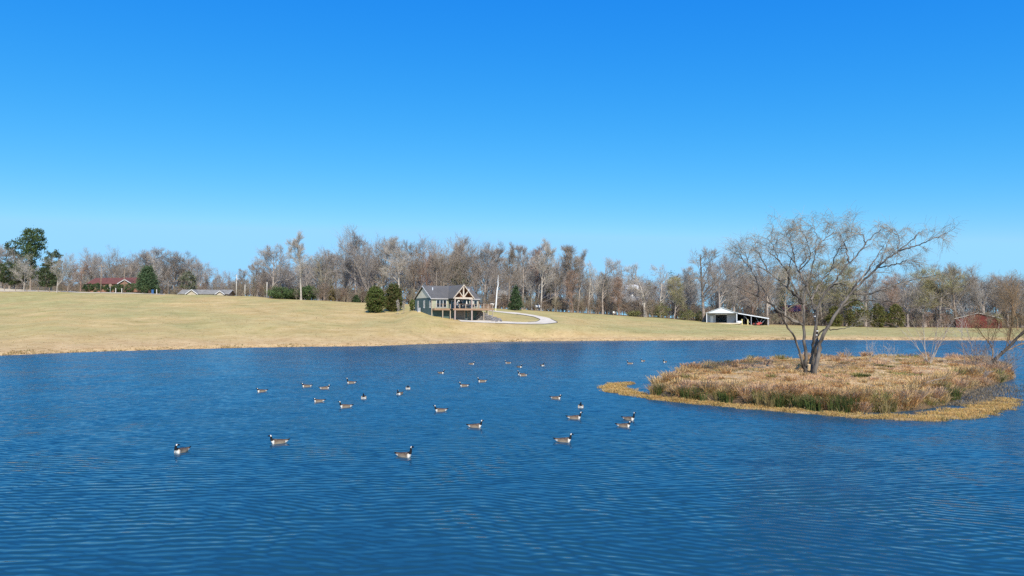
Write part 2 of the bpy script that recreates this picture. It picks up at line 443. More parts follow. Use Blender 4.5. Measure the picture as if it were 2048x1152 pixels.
# tilt and roughness change with distance from the camera, shaping what the water reflects
py_ = n.new('ShaderNodeSeparateXYZ'); l.new(geo.outputs['Position'], py_.inputs[0])
far_w = n.new('ShaderNodeMapRange'); far_w.interpolation_type = 'SMOOTHSTEP'; far_w.inputs['From Min'].default_value = 11; far_w.inputs['From Max'].default_value = 40
l.new(mth('ADD', py_.outputs[1], mth('MULTIPLY', mth('SUBTRACT', noise(.06, 3), .5), 26.0)), far_w.inputs['Value'])
near_y = mth('SUBTRACT', mth('SUBTRACT', mth('MULTIPLY', sx_.outputs[1], .86), mth('MULTIPLY', ab_, .62)), .028)
far_y = mth('SUBTRACT', mth('SUBTRACT', mth('MULTIPLY', sx_.outputs[1], .60), mth('MULTIPLY', ab_, .54)), .050)
mxy = n.new('ShaderNodeMix'); mxy.data_type = 'FLOAT'
l.new(far_w.outputs[0], mxy.inputs['Factor']); l.new(near_y, mxy.inputs['A']); l.new(far_y, mxy.inputs['B']); yy_ = mxy.outputs['Result']
mro = n.new('ShaderNodeMapRange'); mro.inputs['To Min'].default_value = .07; mro.inputs['To Max'].default_value = .15
l.new(far_w.outputs[0], mro.inputs['Value']); l.new(mro.outputs[0], b.inputs['Roughness'])
gm2 = n.new('ShaderNodeMapping'); gm2.inputs['Scale'].default_value = (.022, .07, 1); gn = node('ShaderNodeTexNoise', Scale=1.0, Detail=3.0)
l.new(geo.outputs['Position'], gm2.inputs['Vector']); l.new(gm2.outputs[0], gn.inputs['Vector'])
yy_ = mth('MULTIPLY', yy_, mth('ADD', mth('MULTIPLY', ramp(gn.outputs['Fac'], .32, .68), .40), .93))       # gusts: rougher and calmer lanes
cx_ = n.new('ShaderNodeCombineXYZ'); l.new(sx_.outputs[0], cx_.inputs[0]); l.new(yy_, cx_.inputs[1])
l.new(cx_.outputs[0], sc_.inputs[0])
sc_.inputs['Scale'].default_value = 1.0
up = n.new('ShaderNodeVectorMath'); up.operation = 'ADD'; up.inputs[1].default_value = (0, 0, 1)
l.new(sc_.outputs[0], up.inputs[0])
nz = n.new('ShaderNodeVectorMath'); nz.operation = 'NORMALIZE'; l.new(up.outputs[0], nz.inputs[0])
l.new(nz.outputs[0], b.inputs['Normal'])
water = add_mesh('water', mesh_np('water', Vw, Fw, wm, None, True))
tag(water, 'wind rippled dark blue pond', kind='structure')

# ------------------------------------------------------------------ tubes and trees
def norm(a): return a / np.maximum(np.linalg.norm(a, axis=-1, keepdims=True), 1e-9)
def tubes(P, Rd, sides=3):
    """P (N,n,3) polylines, Rd (N,n) radii -> verts, quads"""
    N, k, _ = P.shape
    T = norm(np.gradient(P, axis=1))
    ref = np.where(np.abs(T[:, :1, 2:3]) > .8, np.array([1., .3, 0]), np.array([0, 0, 1.]))
    A = norm(np.cross(T, np.broadcast_to(ref, T.shape))); B = np.cross(T, A)
    ang = 2 * np.pi * np.arange(sides) / sides
    V = P[:, :, None, :] + Rd[:, :, None, None] * (A[:, :, None, :] * np.cos(ang)[None, None, :, None] + B[:, :, None, :] * np.sin(ang)[None, None, :, None])
    i = np.arange(N * k * sides).reshape(N, k, sides); j = np.roll(i, -1, 2)
    Q = np.stack([i[:, :-1], j[:, :-1], j[:, 1:], i[:, 1:]], -1).reshape(-1, 4)
    return V.reshape(-1, 3), Q
def join(parts):
    Vs, Fs, o = [], [], 0
    for v, f in parts:
        Vs.append(v); Fs.append(f + o); o += len(v)
    return np.concatenate(Vs), np.concatenate(Fs)
def grow(starts, dirs, lens, r0, r1, k, trop, jit, g):
    """polylines of k points; trop = pull along z per step, jit = random bend"""
    N = len(starts); P = np.zeros((N, k, 3)); P[:, 0] = starts; d = norm(dirs)
    for q in range(1, k):
        d = norm(d + np.array([0, 0, 1.]) * trop + g.normal(0, jit, (N, 3)))
        P[:, q] = P[:, q-1] + d * (lens / (k - 1))[:, None]
    s = np.linspace(0, 1, k)[None]
    return P, r0[:, None] * (1 - s) + r1[:, None] * s
def sprout(P, Rd, L, n_child, t0, t1, ang, ratio, taper, rr, g, droop_len=.0, rmin=.012):
    """children of every polyline: starts, dirs, lens, radii"""
    N, k, _ = P.shape
    t = t0 + (t1 - t0) * (np.arange(n_child)[None] + g.random((N, n_child))) / n_child
    f = t * (k - 1); i0 = np.minimum(f.astype(int), k - 2); w = (f - i0)[..., None]
    rows = np.arange(N)[:, None]
    S = P[rows, i0] * (1 - w) + P[rows, i0 + 1] * w
    T = norm(P[rows, i0 + 1] - P[rows, i0])
    rp = Rd[rows, i0] * (1 - w[..., 0]) + Rd[rows, i0 + 1] * w[..., 0]
    rnd = norm(g.normal(size=T.shape)); side = norm(rnd - T * np.sum(rnd * T, -1, keepdims=True))
    a = R(ang) * g.uniform(.6, 1.35, t.shape)[..., None]
    Dr = T * np.cos(a) + side * np.sin(a)
    ln = L[:, None] * ratio * (1 - taper * (t - t0) / max(t1 - t0, 1e-6)) * g.uniform(.65, 1.3, t.shape)
    r = np.maximum(rp * rr, rmin)
    return S.reshape(-1, 3), Dr.reshape(-1, 3), ln.ravel(), r.ravel()
KINDS = {  # trunk share, first limb height, n limbs, limb angle, limb length, limb up-pull, counts, twig density, twig radius
    'oak':    dict(tr=.80, t0=.26, n1=13, a1=58, l1=.43, tp1=.10, tap=.45, n2=7, n3=7, n4=5, r=.017, jit=.10),
    'tall':   dict(tr=.95, t0=.38, n1=15, a1=42, l1=.27, tp1=.12, tap=.55, n2=6, n3=7, n4=5, r=.013, jit=.08),
    'vase':   dict(tr=.60, t0=.30, n1=10, a1=32, l1=.60, tp1=.05, tap=.15, n2=8, n3=7, n4=5, r=.016, jit=.08),
    'sparse': dict(tr=.90, t0=.28, n1=11, a1=52, l1=.36, tp1=.10, tap=.40, n2=5, n3=6, n4=3, r=.015, jit=.14),
    'young':  dict(tr=.92, t0=.14, n1=18, a1=36, l1=.30, tp1=.10, tap=.55, n2=6, n3=6, n4=4, r=.008, jit=.07),
}
def make_tree_arrays(kind, seed, H=20.0, lite=False):
    g = np.random.default_rng(seed); k = KINDS[kind]
    tw = .018 if not lite else .028
    P0, R0 = grow(np.zeros((1, 3)) - [[0, 0, .4]], np.array([[g.normal(0, .04), g.normal(0, .04), 1.]]), np.array([H * k['tr']]),
                  np.array([H * k['r'] * 1.25]), np.array([H * k['r'] * .18]), 11, .06, k['jit'] * .45, g)
    R0[:, 0] *= 1.35
    L0 = np.array([H])
    s, d, ln, r = sprout(P0, R0, L0, k['n1'], k['t0'], .97, k['a1'], k['l1'], k['tap'], .62, g, rmin=.04)
    d[:, 2] = np.maximum(d[:, 2], -.02)
    P1, R1 = grow(s, d, ln, r, np.maximum(r * .22, .02), 8, k['tp1'], k['jit'], g)
    s, d, ln, r = sprout(P1, R1, ln, k['n2'], .22, 1., 40, .46, .35, .55, g, rmin=.03)
    P2, R2 = grow(s, d, ln, r, np.maximum(r * .3, .02), 6, .06, k['jit'] * 1.1, g)
    n3 = k['n3'] if not lite else 4
    s, d, ln3, r = sprout(P2, R2, ln, n3, .2, 1., 36, .68, .3, .6, g, rmin=tw * 1.2)
    P3, R3 = grow(s, d, np.maximum(ln3, 1.1), r, np.full_like(r, tw * .8), 4, .09, .10, g)
    s, d, ln, r = sprout(P3, R3, np.maximum(ln3, 1.1), k['n4'] if not lite else 2, .2, 1., 32, .75, .2, .7, g, rmin=tw)
    P4, R4 = grow(s, d, np.maximum(ln, .9), np.full_like(r, tw), np.full_like(r, tw * .5), 3, .08, .10, g)
    trunk = join([tubes(P0, R0, 8 if not lite else 5), tubes(P1, R1, 5 if not lite else 3)])
    crown = join([tubes(P2, R2, 4 if not lite else 3), tubes(P3, R3, 3), tubes(P4, R4, 3)])
    top = max(crown[0][:, 2].max(), trunk[0][:, 2].max())
    f = H / top
    return (trunk[0] * f, trunk[1]), (crown[0] * f, crown[1])
BARKS = {'grey': ('bark_grey', 'twig_grey'), 'brown': ('bark_brown', 'twig_brown'), 'pale': ('bark_pale', 'twig_pale'), 'red': ('bark_red', 'twig_red'), 'olive': ('bark_grey', 'twig_olive')}
_proto = {}
def tree_meshes(kind, seed, bark):
    key = (kind, seed)
    if key not in _proto:
        _proto[key] = {'arr': make_tree_arrays(kind, seed)}
    pr = _proto[key]
    if bark not in pr:
        (tv, tf), (cv, cf) = pr['arr']
        pr[bark] = (mesh_np('trunk', tv, tf, M[BARKS[bark][0]], None, True), mesh_np('crown', cv, cf, M[BARKS[bark][1]], None, True))
    return pr[bark]
def bare_tree(px, top, D, kind, seed, bark, label, width=1.0, name='bare_tree', group='bare trees along the edge of the wood', lean=(0, 0)):
    p = on_ground(px, D)
    H = max(at_depth(px, top, D)[2] - p[2], 2.0)
    t = thing(name, label, 'tree', p, random.uniform(0, 6.28), group)
    t.rotation_euler = (lean[0], lean[1], t.rotation_euler[2])
    tm, cm = tree_meshes(kind, seed, bark)
    s = H / 20.0
    for nm, me in (('trunk', tm), ('crown', cm)):
        o = add_mesh(nm, me, t); o.scale = (s * width, s * width, s)
    return t

# leaf clumps
def leaf_quads(C, size, g, up=.3, aspect=.55):
    N = len(C)
    a = norm(g.normal(size=(N, 3)) + [0, 0, up]); b_ = norm(np.cross(a, g.normal(size=(N, 3))))
    s = size * g.uniform(.6, 1.4, (N, 1))
    V = np.stack([C - a * s * .5, C + b_ * s * aspect * .5, C + a * s * .5, C - b_ * s * aspect * .5], 1).reshape(-1, 3)
    return V, np.arange(N * 4).reshape(N, 4)
def leaf_cols(N, base, g, var=.25, per=4, alt=None, altp=0.0):
    c = np.array(base)[None] * g.uniform(1 - var, 1 + var, (N, 1)) * g.uniform(.92, 1.08, (N, 3))
    if alt is not None:
        m = g.random(N) < altp; c[m] = np.array(alt)[None] * g.uniform(.8, 1.2, (m.sum(), 1))
    return np.repeat(c, per, 0)
def crown_points(g, H, W, prof, nclump, nleaf, spread, z0=0.0, shell=.5):
    """clumped points in a body of revolution, prof(h) = relative radius at relative height h"""
    h = g.random(nclump * 6); pr = np.array([prof(x) for x in h]); keep = g.random(len(h)) < pr / pr.max()
    h = h[keep][:nclump]; pr = pr[keep][:nclump]
    th = g.uniform(0, 2 * np.pi, len(h)); rr = pr * W / 2 * np.sqrt(g.uniform(shell**2, 1, len(h))) * g.uniform(.86, 1.10, len(h))
    C = np.stack([rr * np.cos(th), rr * np.sin(th), z0 + h * H], -1)
    cl = np.repeat(np.arange(len(C)), nleaf)
    return C[cl] + g.normal(0, spread, (len(cl), 3)) * [1, 1, .75], cl
def evergreen(name, label, cat, px, top, D, W, prof, base_col, seed, nclump=170, nleaf=34, leaf=.26, trunk_h=.1, alt=None, altp=0.0, group=None, shell=.5, spread=.28, z0=.05, lean=0.0, base=None):
    g = np.random.default_rng(seed)
    p = on_ground(px, D) if base is None else np.array(base)
    H = at_depth(px, top, D)[2] - p[2]
    t = thing(name, label, cat, p, 0, group)
    P, cl = crown_points(g, H * (1 - z0) * .97, W, prof, nclump, nleaf, spread * max(W, H * .5) / 5, z0 * H, shell)
    P[:, 0] += lean * P[:, 2]
    V, Q = leaf_quads(P, leaf * 1.3, g)
    cvar = g.uniform(.75, 1.25, len(np.unique(cl)) + 1)
    col = leaf_cols(len(P), base_col, g, .3, 4, alt, altp) * np.repeat(cvar[cl], 4)[:, None]
    add_mesh('crown', mesh_np('crown', V, Q, M['foliage'], col), t)
    Pt, Rt = grow(np.array([[0, 0, -.3]]), np.array([[lean, 0, 1.]]), np.array([H * .9]), np.array([.045 * W + .06]), np.array([.03]), 7, .02, .02, g)
    parts = [tubes(Pt, Rt, 7)]
    s, d, ln, r = sprout(Pt, Rt, np.array([W * .55]), 22, max(z0, .08), .95, 70, 1.0, .75, .35, g, rmin=.025)
    Pb, Rb = grow(s, d, ln, r, r * .3, 4, .08, .08, g); parts.append(tubes(Pb, Rb, 4))
    v, f = join(parts)
    add_mesh('trunk', mesh_np('trunk', v, f, M['bark_brown'], None, True), t)
    return t
egg = lambda h: math.sin(math.pi * min(1, (h * .9 + .10))**.85) ** .6 if h < .99 else .05
cone_p = lambda h: max(.04, (1 - h) ** .8) * (1 if h > .08 else .8)
ball = lambda h: math.sqrt(max(.02, 1 - (2 * h - 1)**2))
colm = lambda h: 1.0 if h < .75 else max(.15, 1 - (h - .75) * 3)

# ------------------------------------------------------------------ drive, lane
def ribbon(name, pairs, mat, label, dz=.06, nsub=8, kind='structure', D0=130, D1=300):
    V, Fc = [], []
    rows = []
    for (a, c), (a2, c2) in zip(pairs[:-1], pairs[1:]):
        for q in range(nsub):
            w = q / nsub
            rows.append((np.array(a) * (1-w) + np.array(a2) * w, np.array(c) * (1-w) + np.array(c2) * w))
    rows.append((np.array(pairs[-1][0], float), np.array(pairs[-1][1], float)))
    A = [hit_ground(*r[0], D0, D1) for r in rows]; B = [hit_ground(*r[1], D0, D1) for r in rows]
    A, B = np.array(A), np.array(B)
    for Z in (A, B):                       # soften the grazing intersections
        for _ in range(2): Z[1:-1] = (Z[:-2] + Z[1:-1] * 2 + Z[2:]) / 4
    K = 6; P = np.stack([A * (1 - k / K) + B * k / K for k in range(K + 1)], 1)
    for row in P:
        for q in row: q[2] = ground_z(q[0], q[1]) + dz
    i = np.arange(P.shape[0] * (K+1)).reshape(P.shape[0], K+1)
    Fq = np.stack([i[:-1, :-1], i[:-1, 1:], i[1:, 1:], i[1:, :-1]], -1).reshape(-1, 4)
    o = add_mesh(name, mesh_np(name, P.reshape(-1, 3), Fq, mat, None, True))
    return tag(o, label, kind=kind), A, B
drive, dA, dB = ribbon('driveway', [((914, 639.6), (922, 643.5)), ((960, 641), (960, 645.5)), ((1000, 642.8), (1000, 647.2)), ((1050, 645), (1050, 648.8)), ((1074, 643.8), (1092, 648.6)),
        ((1081, 639.5), (1117, 645.5)), ((1068, 634.2), (1097, 636)), ((1045, 630.3), (1064, 629.5)), ((1020, 627.2), (1030, 625)), ((1000, 625), (1000, 623)), ((962, 620), (962, 618))],
       M['concrete'], 'pale concrete drive curling round from the house front to its back')
mbe = MB()
def edge_line(Z, i0, i1):
    for p, q in zip(Z[i0:i1], Z[i0+1:i1+1]):
        mbe.bar((p[0], p[1], p[2] + .06), (q[0], q[1], q[2] + .06), .13, .14)
edge_line(dB, 14, 46); edge_line(dA, 26, 60)
edg = mbe.build('driveway_edging', M['dark_metal']); tag(edg, 'thin dark edging along the curve of the concrete drive', kind='structure')
ribbon('lane', [((-160, 572), (-160, 579)), ((0, 577), (0, 583.5)), ((60, 577.5), (60, 583.5)), ((110, 580), (120, 583.5)), ((160, 584.5), (160, 586)), ((260, 585.5), (260, 587.5)), ((330, 588), (330, 589.5))],
       M['gravel'], 'pale straw coloured lane crossing the top of the field below the pines', D0=180, D1=262)

# ------------------------------------------------------------------ the green house
HA = R(30)
hp = at_depth(863.5, 617, 170.0)
HOUSE = thing('green_house', 'green lake house with grey metal roof, timber truss gable and raised deck', 'house', (hp[0], hp[1], hp[2]), HA)
def hpt(x, y, z=0):
    return np.array([hp[0] + x * math.cos(HA) - y * math.sin(HA), hp[1] + x * math.sin(HA) + y * math.cos(HA), hp[2] + z])
W_, DP, ZT, ZR = 12.5, 10.4, 2.6, 5.6
w = MB()
w.prism([(0, 0, -4), (0, DP, -4), (0, DP, ZT), (0, DP/2, ZR - .1), (0, 0, ZT)], (W_, 0, 0))
w.build('wall', M['green_siding'], HOUSE)
prev = None
for i in range(20):                          # lap siding of the gable end
    z = -3.5 + i * .305
    o = MB().prism([(-.015, .0, z), (-.05, .0, z), (-.025, .0, z + .30), (-.015, 0, z + .30)], (0, DP, 0)).build('siding_board', M['green_siding'], HOUSE) if prev is None else None
    if prev is None: prev = o
    else:
        o = prev.copy(); link(o, HOUSE); o.location = (0, 0, i * .305)
MB().prism([(-.03, .75, ZT + .02), (-.03, DP - .75, ZT + .02), (-.03, DP/2, ZR - .55)], (-.04, 0, 0)).build('gable_panel', M['tan_siding'], HOUSE)
MB().box(.12, 4.4, -.05, -.02, .05, ZT - .05).build('front_panel', M['olive_siding'], HOUSE)
MB().box(9.9, W_ - .1, -.05, -.02, .05, ZT - .05).build('front_panel', M['olive_siding'], HOUSE)
tr = MB().box(-.09, .1, -.1, .1, -4, ZT); tr.build('corner_trim', M['pale_wood'], HOUSE)
MB().box(W_ - .1, W_ + .08, -.1, .1, -4, ZT).build('corner_trim', M['pale_wood'], HOUSE)
MB().box(-.06, .02, DP - .1, DP + .06, -3, ZT).build('corner_trim', M['green_siding'], HOUSE)
MB().prism([(-.1, .12, -2.05), (-.1, DP, -.65), (-.1, DP, -.4), (-.1, .12, -1.7)], (.06, 0, 0)).build('foundation', M['concrete'], HOUSE)
def rpoly(name, pts, th=.13, mat='metal_roof'):
    return MB().prism(pts, (0, 0, th)).build(name, M[mat], HOUSE)
OV, OG = .42, .34; sl = (ZR - ZT) / (DP / 2); zE = ZT - OV * sl
rpoly('roof', [(-OG, -OV, zE), (W_ + OG, -OV, zE), (W_ + OG, DP/2, ZR), (-OG, DP/2, ZR)])
rpoly('roof', [(-OG, DP + OV, zE), (-OG, DP/2, ZR), (W_ + OG, DP/2, ZR), (W_ + OG, DP + OV, zE)])
CX0, CX1, CY = 4.1, 9.7, -3.35; CXM = (CX0 + CX1) / 2
rpoly('roof', [(CX0, CY, zE), (CXM, CY, ZR), (CXM, DP/2, ZR), (CX0, -OV, zE)], .16)
rpoly('roof', [(CX1, -OV, zE), (CXM, DP/2, ZR), (CXM, CY, ZR), (CX1, CY, zE)], .16)
seam = MB()
for i in range(38):
    x = -OG + .2 + i * .39
    if CX0 < x < CX1:
        k = 1 - abs(x - CXM) / (CXM - CX0); y0 = -OV + (DP/2 + OV) * k
    else: y0 = -OV
    if y0 < DP/2 - .3:
        seam.bar((x, y0, zE + sl * (y0 + OV) + .15), (x, DP/2, ZR + .15), .035, .05)
for i in range(15):
    y = CY + .2 + i * .42
    k = min(1, max(0, (y + OV) / (DP/2 + OV)))
    for xe, sg in ((CX0, 1), (CX1, -1)):
        xs = xe + sg * k * (CXM - CX0)
        seam.bar((xs, y, zE + (ZR - zE) * k + .18), (CXM, y, ZR + .18), .035, .05)
tag(seam.build('roof_seam', M['metal_roof'], HOUSE), kind='stuff')
for x in (-OG,):                             # rake boards and eave fascia
    MB().prism([(x - .03, -OV, zE - .14), (x - .03, DP/2, ZR - .14), (x - .03, DP/2, ZR + .12), (x - .03, -OV, zE + .12)], (.025, 0, 0)).build('rake_board', M['white_paint'], HOUSE)
    MB().prism([(x - .03, DP + OV, zE - .14), (x - .03, DP/2, ZR - .14), (x - .03, DP/2, ZR + .12), (x - .03, DP + OV, zE + .12)], (.025, 0, 0)).build('rake_board', M['pale_wood'], HOUSE)
MB().box(-OG, CX0, -OV - .05, -OV - .01, zE - .12, zE + .1).build('fascia', M['fascia_grey'], HOUSE)
MB().box(CX1, W_ + OG, -OV - .05, -OV - .01, zE - .12, zE + .1).build('fascia', M['fascia_grey'], HOUSE)
MB().box(-OG, CX0, -OV, -.02, zE - .06, zE - .02).build('soffit', M['green_siding'], HOUSE)
# truss gable over the porch
for xe in (CX0, CX1):
    MB().prism([(xe, CY - .03, zE - .1), (CXM, CY - .03, ZR - .12), (CXM, CY - .03, ZR + .18), (xe, CY - .03, zE + .2)], (0, -.07, 0)).build('rake_board', M['trim_cream'], HOUSE)
MB().box(CX0 + .35, CX1 - .35, CY + .1, CY + .35, zE - .08, zE + .34).build('tie_beam', M['trim_cream'], HOUSE)
MB().box(CXM - .15, CXM + .15, CY + .12, CY + .34, zE + .34, ZR - .35).build('king_post', M['trim_cream'], HOUSE)
for sg in (-1, 1):
    MB().bar((CXM + sg * .12, CY + .23, zE + .4), (CXM + sg * 1.25, CY + .23, zE + 1.85), .24, .2).build('strut', M['trim_cream'], HOUSE)
MB().prism([(CX0 + .3, CY + 1.6, zE + .02), (CX1 - .3, CY + 1.6, zE + .02), (CXM, CY + 1.6, ZR - .3)], (0, .06, 0)).build('gable_board', M['brown_ceiling'], HOUSE)
for sg, xe in ((1, CX0), (-1, CX1)):         # boarded underside of the porch roof
    MB().prism([(xe + sg * .1, CY + .05, zE - .02), (CXM, CY + .05, ZR - .16), (CXM, CY + 1.55, ZR - .16), (xe + sg * .1, CY + 1.55, zE - .02)], (0, 0, .04)).build('porch_ceiling', M['brown_ceiling'], HOUSE)
for x in (CX0 + .55, CX1 - .55):
    c = MB().box(x - .13, x + .13, CY + .12, CY + .38, -3.4, zE - .08).build('column', M['column_wood'], HOUSE)
    MB().box(x - .24, x + .24, CY + .02, CY + .48, -3.6, -3.15).build('footing', M['concrete'], c)
# windows
def window(x0, x1, z0, z1, npan, face='front', mat='white_paint'):
    fr = .09
    m = MB(); g = []
    def bx(mb, a, b2, c0, c1, d0, d1):
        if face == 'front': mb.box(a, b2, -.06 - d1, -.06 - d0, c0, c1)
        else: mb.box(-.06 - d1, -.06 - d0, a, b2, c0, c1)
    bx(m, x0 - fr, x1 + fr, z1, z1 + fr, 0, .06); bx(m, x0 - fr, x1 + fr, z0 - fr, z0, 0, .08)
    bx(m, x0 - fr, x0, z0, z1, 0, .06); bx(m, x1, x1 + fr, z0, z1, 0, .06)
    for k in range(1, npan):
        xm = x0 + (x1 - x0) * k / npan; bx(m, xm - fr * .7, xm + fr * .7, z0, z1, 0, .06)
    o = m.build('window', M[mat], HOUSE)
    for k in range(npan):
        a = x0 + (x1 - x0) * k / npan; c = x0 + (x1 - x0) * (k + 1) / npan
        p = MB(); bx(p, a + .01, c - .01, z0 + .005, z1 - .005, -.02, .02); p.build('pane', M['glass'], o)
window(1.25, 3.75, .35, 2.0, 3)
window(10.2, 10.9, .55, 2.0, 1); window(11.3, 12.1, .55, 2.0, 1)
window(5.2, 5.7, .1, 2.0, 1)
for y0 in (.5, 4.2, 8.1): window(y0, y0 + .55, .25, 1.9, 1, 'side')
d_ = MB().box(5.9, 9.3, -.1, -.03, .05, 2.1).build('patio_door', M['glass'], HOUSE)
for x in (5.9, 7.0, 8.2, 9.3): MB().box(x - .06, x + .06, -.16, -.1, .05, 2.15).build('frame', M['white_paint'], d_)
# basement front
MB().box(6.1, 8.7, -.1, -.03, -2.85, -.55).build('garage_door', M['garage_door'], HOUSE)
for k in range(4): MB().box(6.12, 8.68, -.13, -.1, -2.8 + k * .57, -2.30 + k * .57).build('door_panel', M['garage_door'], bpy.context.scene.objects['garage_door'])
for x in (6.0, 8.75, 9.6): MB().box(x - .07, x + .07, -.14, -.02, -3.0, -.4).build('door_trim', M['pale_wood'], HOUSE)
bd = MB().box(10.0, 10.9, -.09, -.02, -2.85, -.75).build('door', M['green_siding'], HOUSE)
MB().box(9.92, 9.997, -.11, -.02, -2.85, -.675).box(10.903, 10.98, -.11, -.02, -2.85, -.675).box(9.92, 10.98, -.11, -.02, -.75, -.67).build('door_frame', M['pale_wood'], bd)
MB().box(8.85, 9.5, -.12, -.04, -2.95, -2.3).build('panel', M['concrete'], HOUSE)
# deck
DK = [(.1, 4.1, -1.5), (4.1, 15.0, -3.2)]
for x0, x1, y0 in DK:
    for k in range(int(-y0 / .3)):           # deck planks
        MB().box(x0, x1, y0 + k * .3 + .005, y0 + k * .3 + .295, -.05, 0).build('plank', M['deck_wood'], HOUSE)
    MB().box(x0, x1, y0 - .06, y0 - .004, -.42, .02).build('rim_joist', M['deck_wood'], HOUSE)
MB().box(.04, .096, -1.5, -.1, -.42, .02).build('rim_joist', M['deck_wood'], HOUSE)
MB().box(15.01, 15.07, -3.2, 3.0, -.42, .02).build('rim_joist', M['deck_wood'], HOUSE)
MB().box(12.7, 15.0, .0, 3.0, -.06, -.01).build('deck_floor', M['deck_wood'], HOUSE)
posts = [(.25, -1.45), (2.2, -1.45), (4.2, -1.45)] + [(x, -3.12) for x in (5.9, 7.5, 9.8, 11.2, 12.4, 13.6, 14.9)] + [(14.9, 0), (14.9, 2.9)]
for x, y in posts:
    under = x < 5.5 or x > 12.2
    MB().box(x - .07, x + .07, y - .07, y + .07, 0.0, 1.05).build('rail_post', M['pale_wood'], HOUSE)
    if under and x > 1:
        gz = ground_z(*hpt(x, y)[:2]) - hp[2]
        if gz < -.4: MB().box(x - .09, x + .09, y - .09, y + .09, gz - .3, -.42).build('deck_post', M['pale_wood'], HOUSE)
for (x0, y0), (x1, y1) in (((.25, -1.45), (4.2, -1.45)), ((4.2, -3.12), (14.9, -3.12)), ((14.9, -3.12), (14.9, 2.9))):
    MB().bar((x0, y0, 1.07), (x1, y1, 1.07), .15, .06).build('hand_rail', M['deck_wood'], HOUSE)
    bl = MB(); L = math.hypot(x1 - x0, y1 - y0)
    wood = x0 > 14
    if wood:
        for k in range(int(L / .16)):
            t_ = k / (L / .16); bl.box(x0 + (x1-x0)*t_ - .02, x0 + (x1-x0)*t_ + .02, y0 + (y1-y0)*t_ - .02, y0 + (y1-y0)*t_ + .02, .08, 1.04)
    else:
        for k in range(8): bl.bar((x0, y0, .12 + k * .12), (x1, y1, .12 + k * .12), .018)
    tag(bl.build('baluster' if wood else 'rail_cable', M['deck_wood'] if wood else M['dark_metal'], HOUSE), kind='stuff')
bl = MB()
for k in range(12): bl.box(12.7 + k * .16, 12.74 + k * .16, -3.14, -3.10, .08, 1.04)
tag(bl.build('baluster', M['deck_wood'], HOUSE), kind='stuff')
for x, y in ((1.6, 3.2), (11.4, 3.0)):
    z = ZT + y * sl
    MB().cone((x, y, z), (x, y, z + .75), .12, .12).build('vent_pipe', M['white_metal'], HOUSE)
for x in (6.3, 7.3):
    lt = MB().cone((x, -1.7, 1.75), (x, -1.7, 2.0), .34, .08).build('pendant_lamp', M['white_paint'], HOUSE)
    MB().bar((x, -1.7, 2.0), (x, -1.7, 2.4), .03).build('cord', M['dark_metal'], lt)

# things on and around the deck
def umbrella(x, y, label):
    p = hpt(x, y)
    t = thing('patio_umbrella', label, 'umbrella', p, 0, 'closed umbrellas on the deck')
    MB().cone((0, 0, .05), (0, 0, 2.1), .03, .03, 8).build('pole', M['pale_wood'], t)
    MB().cone((0, 0, .75), (0, 0, 1.3), .24, .18, 8).cone((0, 0, 1.3), (0, 0, 2.05), .18, .03, 8).build('canopy', M['white_paint'], t)
    MB().cone((0, 0, 0), (0, 0, .08), .3, .28, 10).build('base', M['dark_metal'], t)
umbrella(6.3, -1.0, 'folded white umbrella on the deck by the left porch column')
umbrella(8.7, -1.2, 'folded white umbrella on the deck by the right porch column')
def chair(x, y, rz, label):
    t = thing('deck_chair', label, 'chair', hpt(x, y), HA + rz, 'dark chairs on the deck')
    MB().box(-.27, .27, -.25, .25, .38, .46).build('seat', M['dark_metal'], t)
    MB().box(-.27, .27, .22, .29, .46, 1.0).build('backrest', M['dark_metal'], t)
    for a in (-.23, .23):
        for c in (-.2, .22): MB().box(a - .03, a + .03, c - .03, c + .03, 0, .38).build('leg', M['dark_metal'], t)
        MB().box(a - .04, a + .04, -.25, .22, .62, .66).build('armrest', M['dark_metal'], t)
for i, (x, y, rz, s) in enumerate([(5.6, -2.2, 1.5, 'dark deck chair just right of the left porch column'), (7.5, -2.3, 3.0, 'dark deck chair in the middle of the porch between the columns'),
                       (8.5, -2.3, 2.6, 'dark deck chair just left of the right porch column'), (10.3, -2.0, .4, 'dark deck chair right of the right porch column')]):
    chair(x, y, rz, s)
p = hpt(-.6, 6.6); p[2] = ground_z(p[0], p[1])
ac = thing('air_conditioner', 'white air conditioner unit on the ground by the gable wall', 'air conditioner', p, HA)
MB().box(-.38, .38, -.38, .38, -.4, .1).build('base', M['concrete'], ac)
MB().box(-.34, .34, -.34, .34, .1, 1.05).build('casing', M['grey_metal'], ac)
MB().cone((0, 0, 1.05), (0, 0, 1.09), .28, .28, 12).build('fan_grille', M['dark_metal'], ac)
for q, (px, py) in enumerate([(869.5, 628.8), (876, 630), (883.5, 631.6), (892, 633.6), (898.5, 634.6), (905, 637)]):
    o = MB().prism([(-.35, -.2, -.2), (.35, -.2, -.2), (.32, .2, -.2), (-.3, .22, -.2)], (0, 0, .5)).build('concrete_block', M['pale_wood'])
    g_ = hit_ground(px, py + 1.5, 140, 200); o.location = g_; o.rotation_euler[2] = HA + q
    tag(o, ['uppermost pale block of the row stepping down before the deck, nearest the house corner', 'second pale block down the row before the deck', 'third pale block down the row before the deck',
            'fourth pale block down the row before the deck', 'fifth pale block down the row before the deck', 'lowest pale block of the row, at the foot of the left porch column'][q], 'block', 'pale blocks stepping down before the deck')
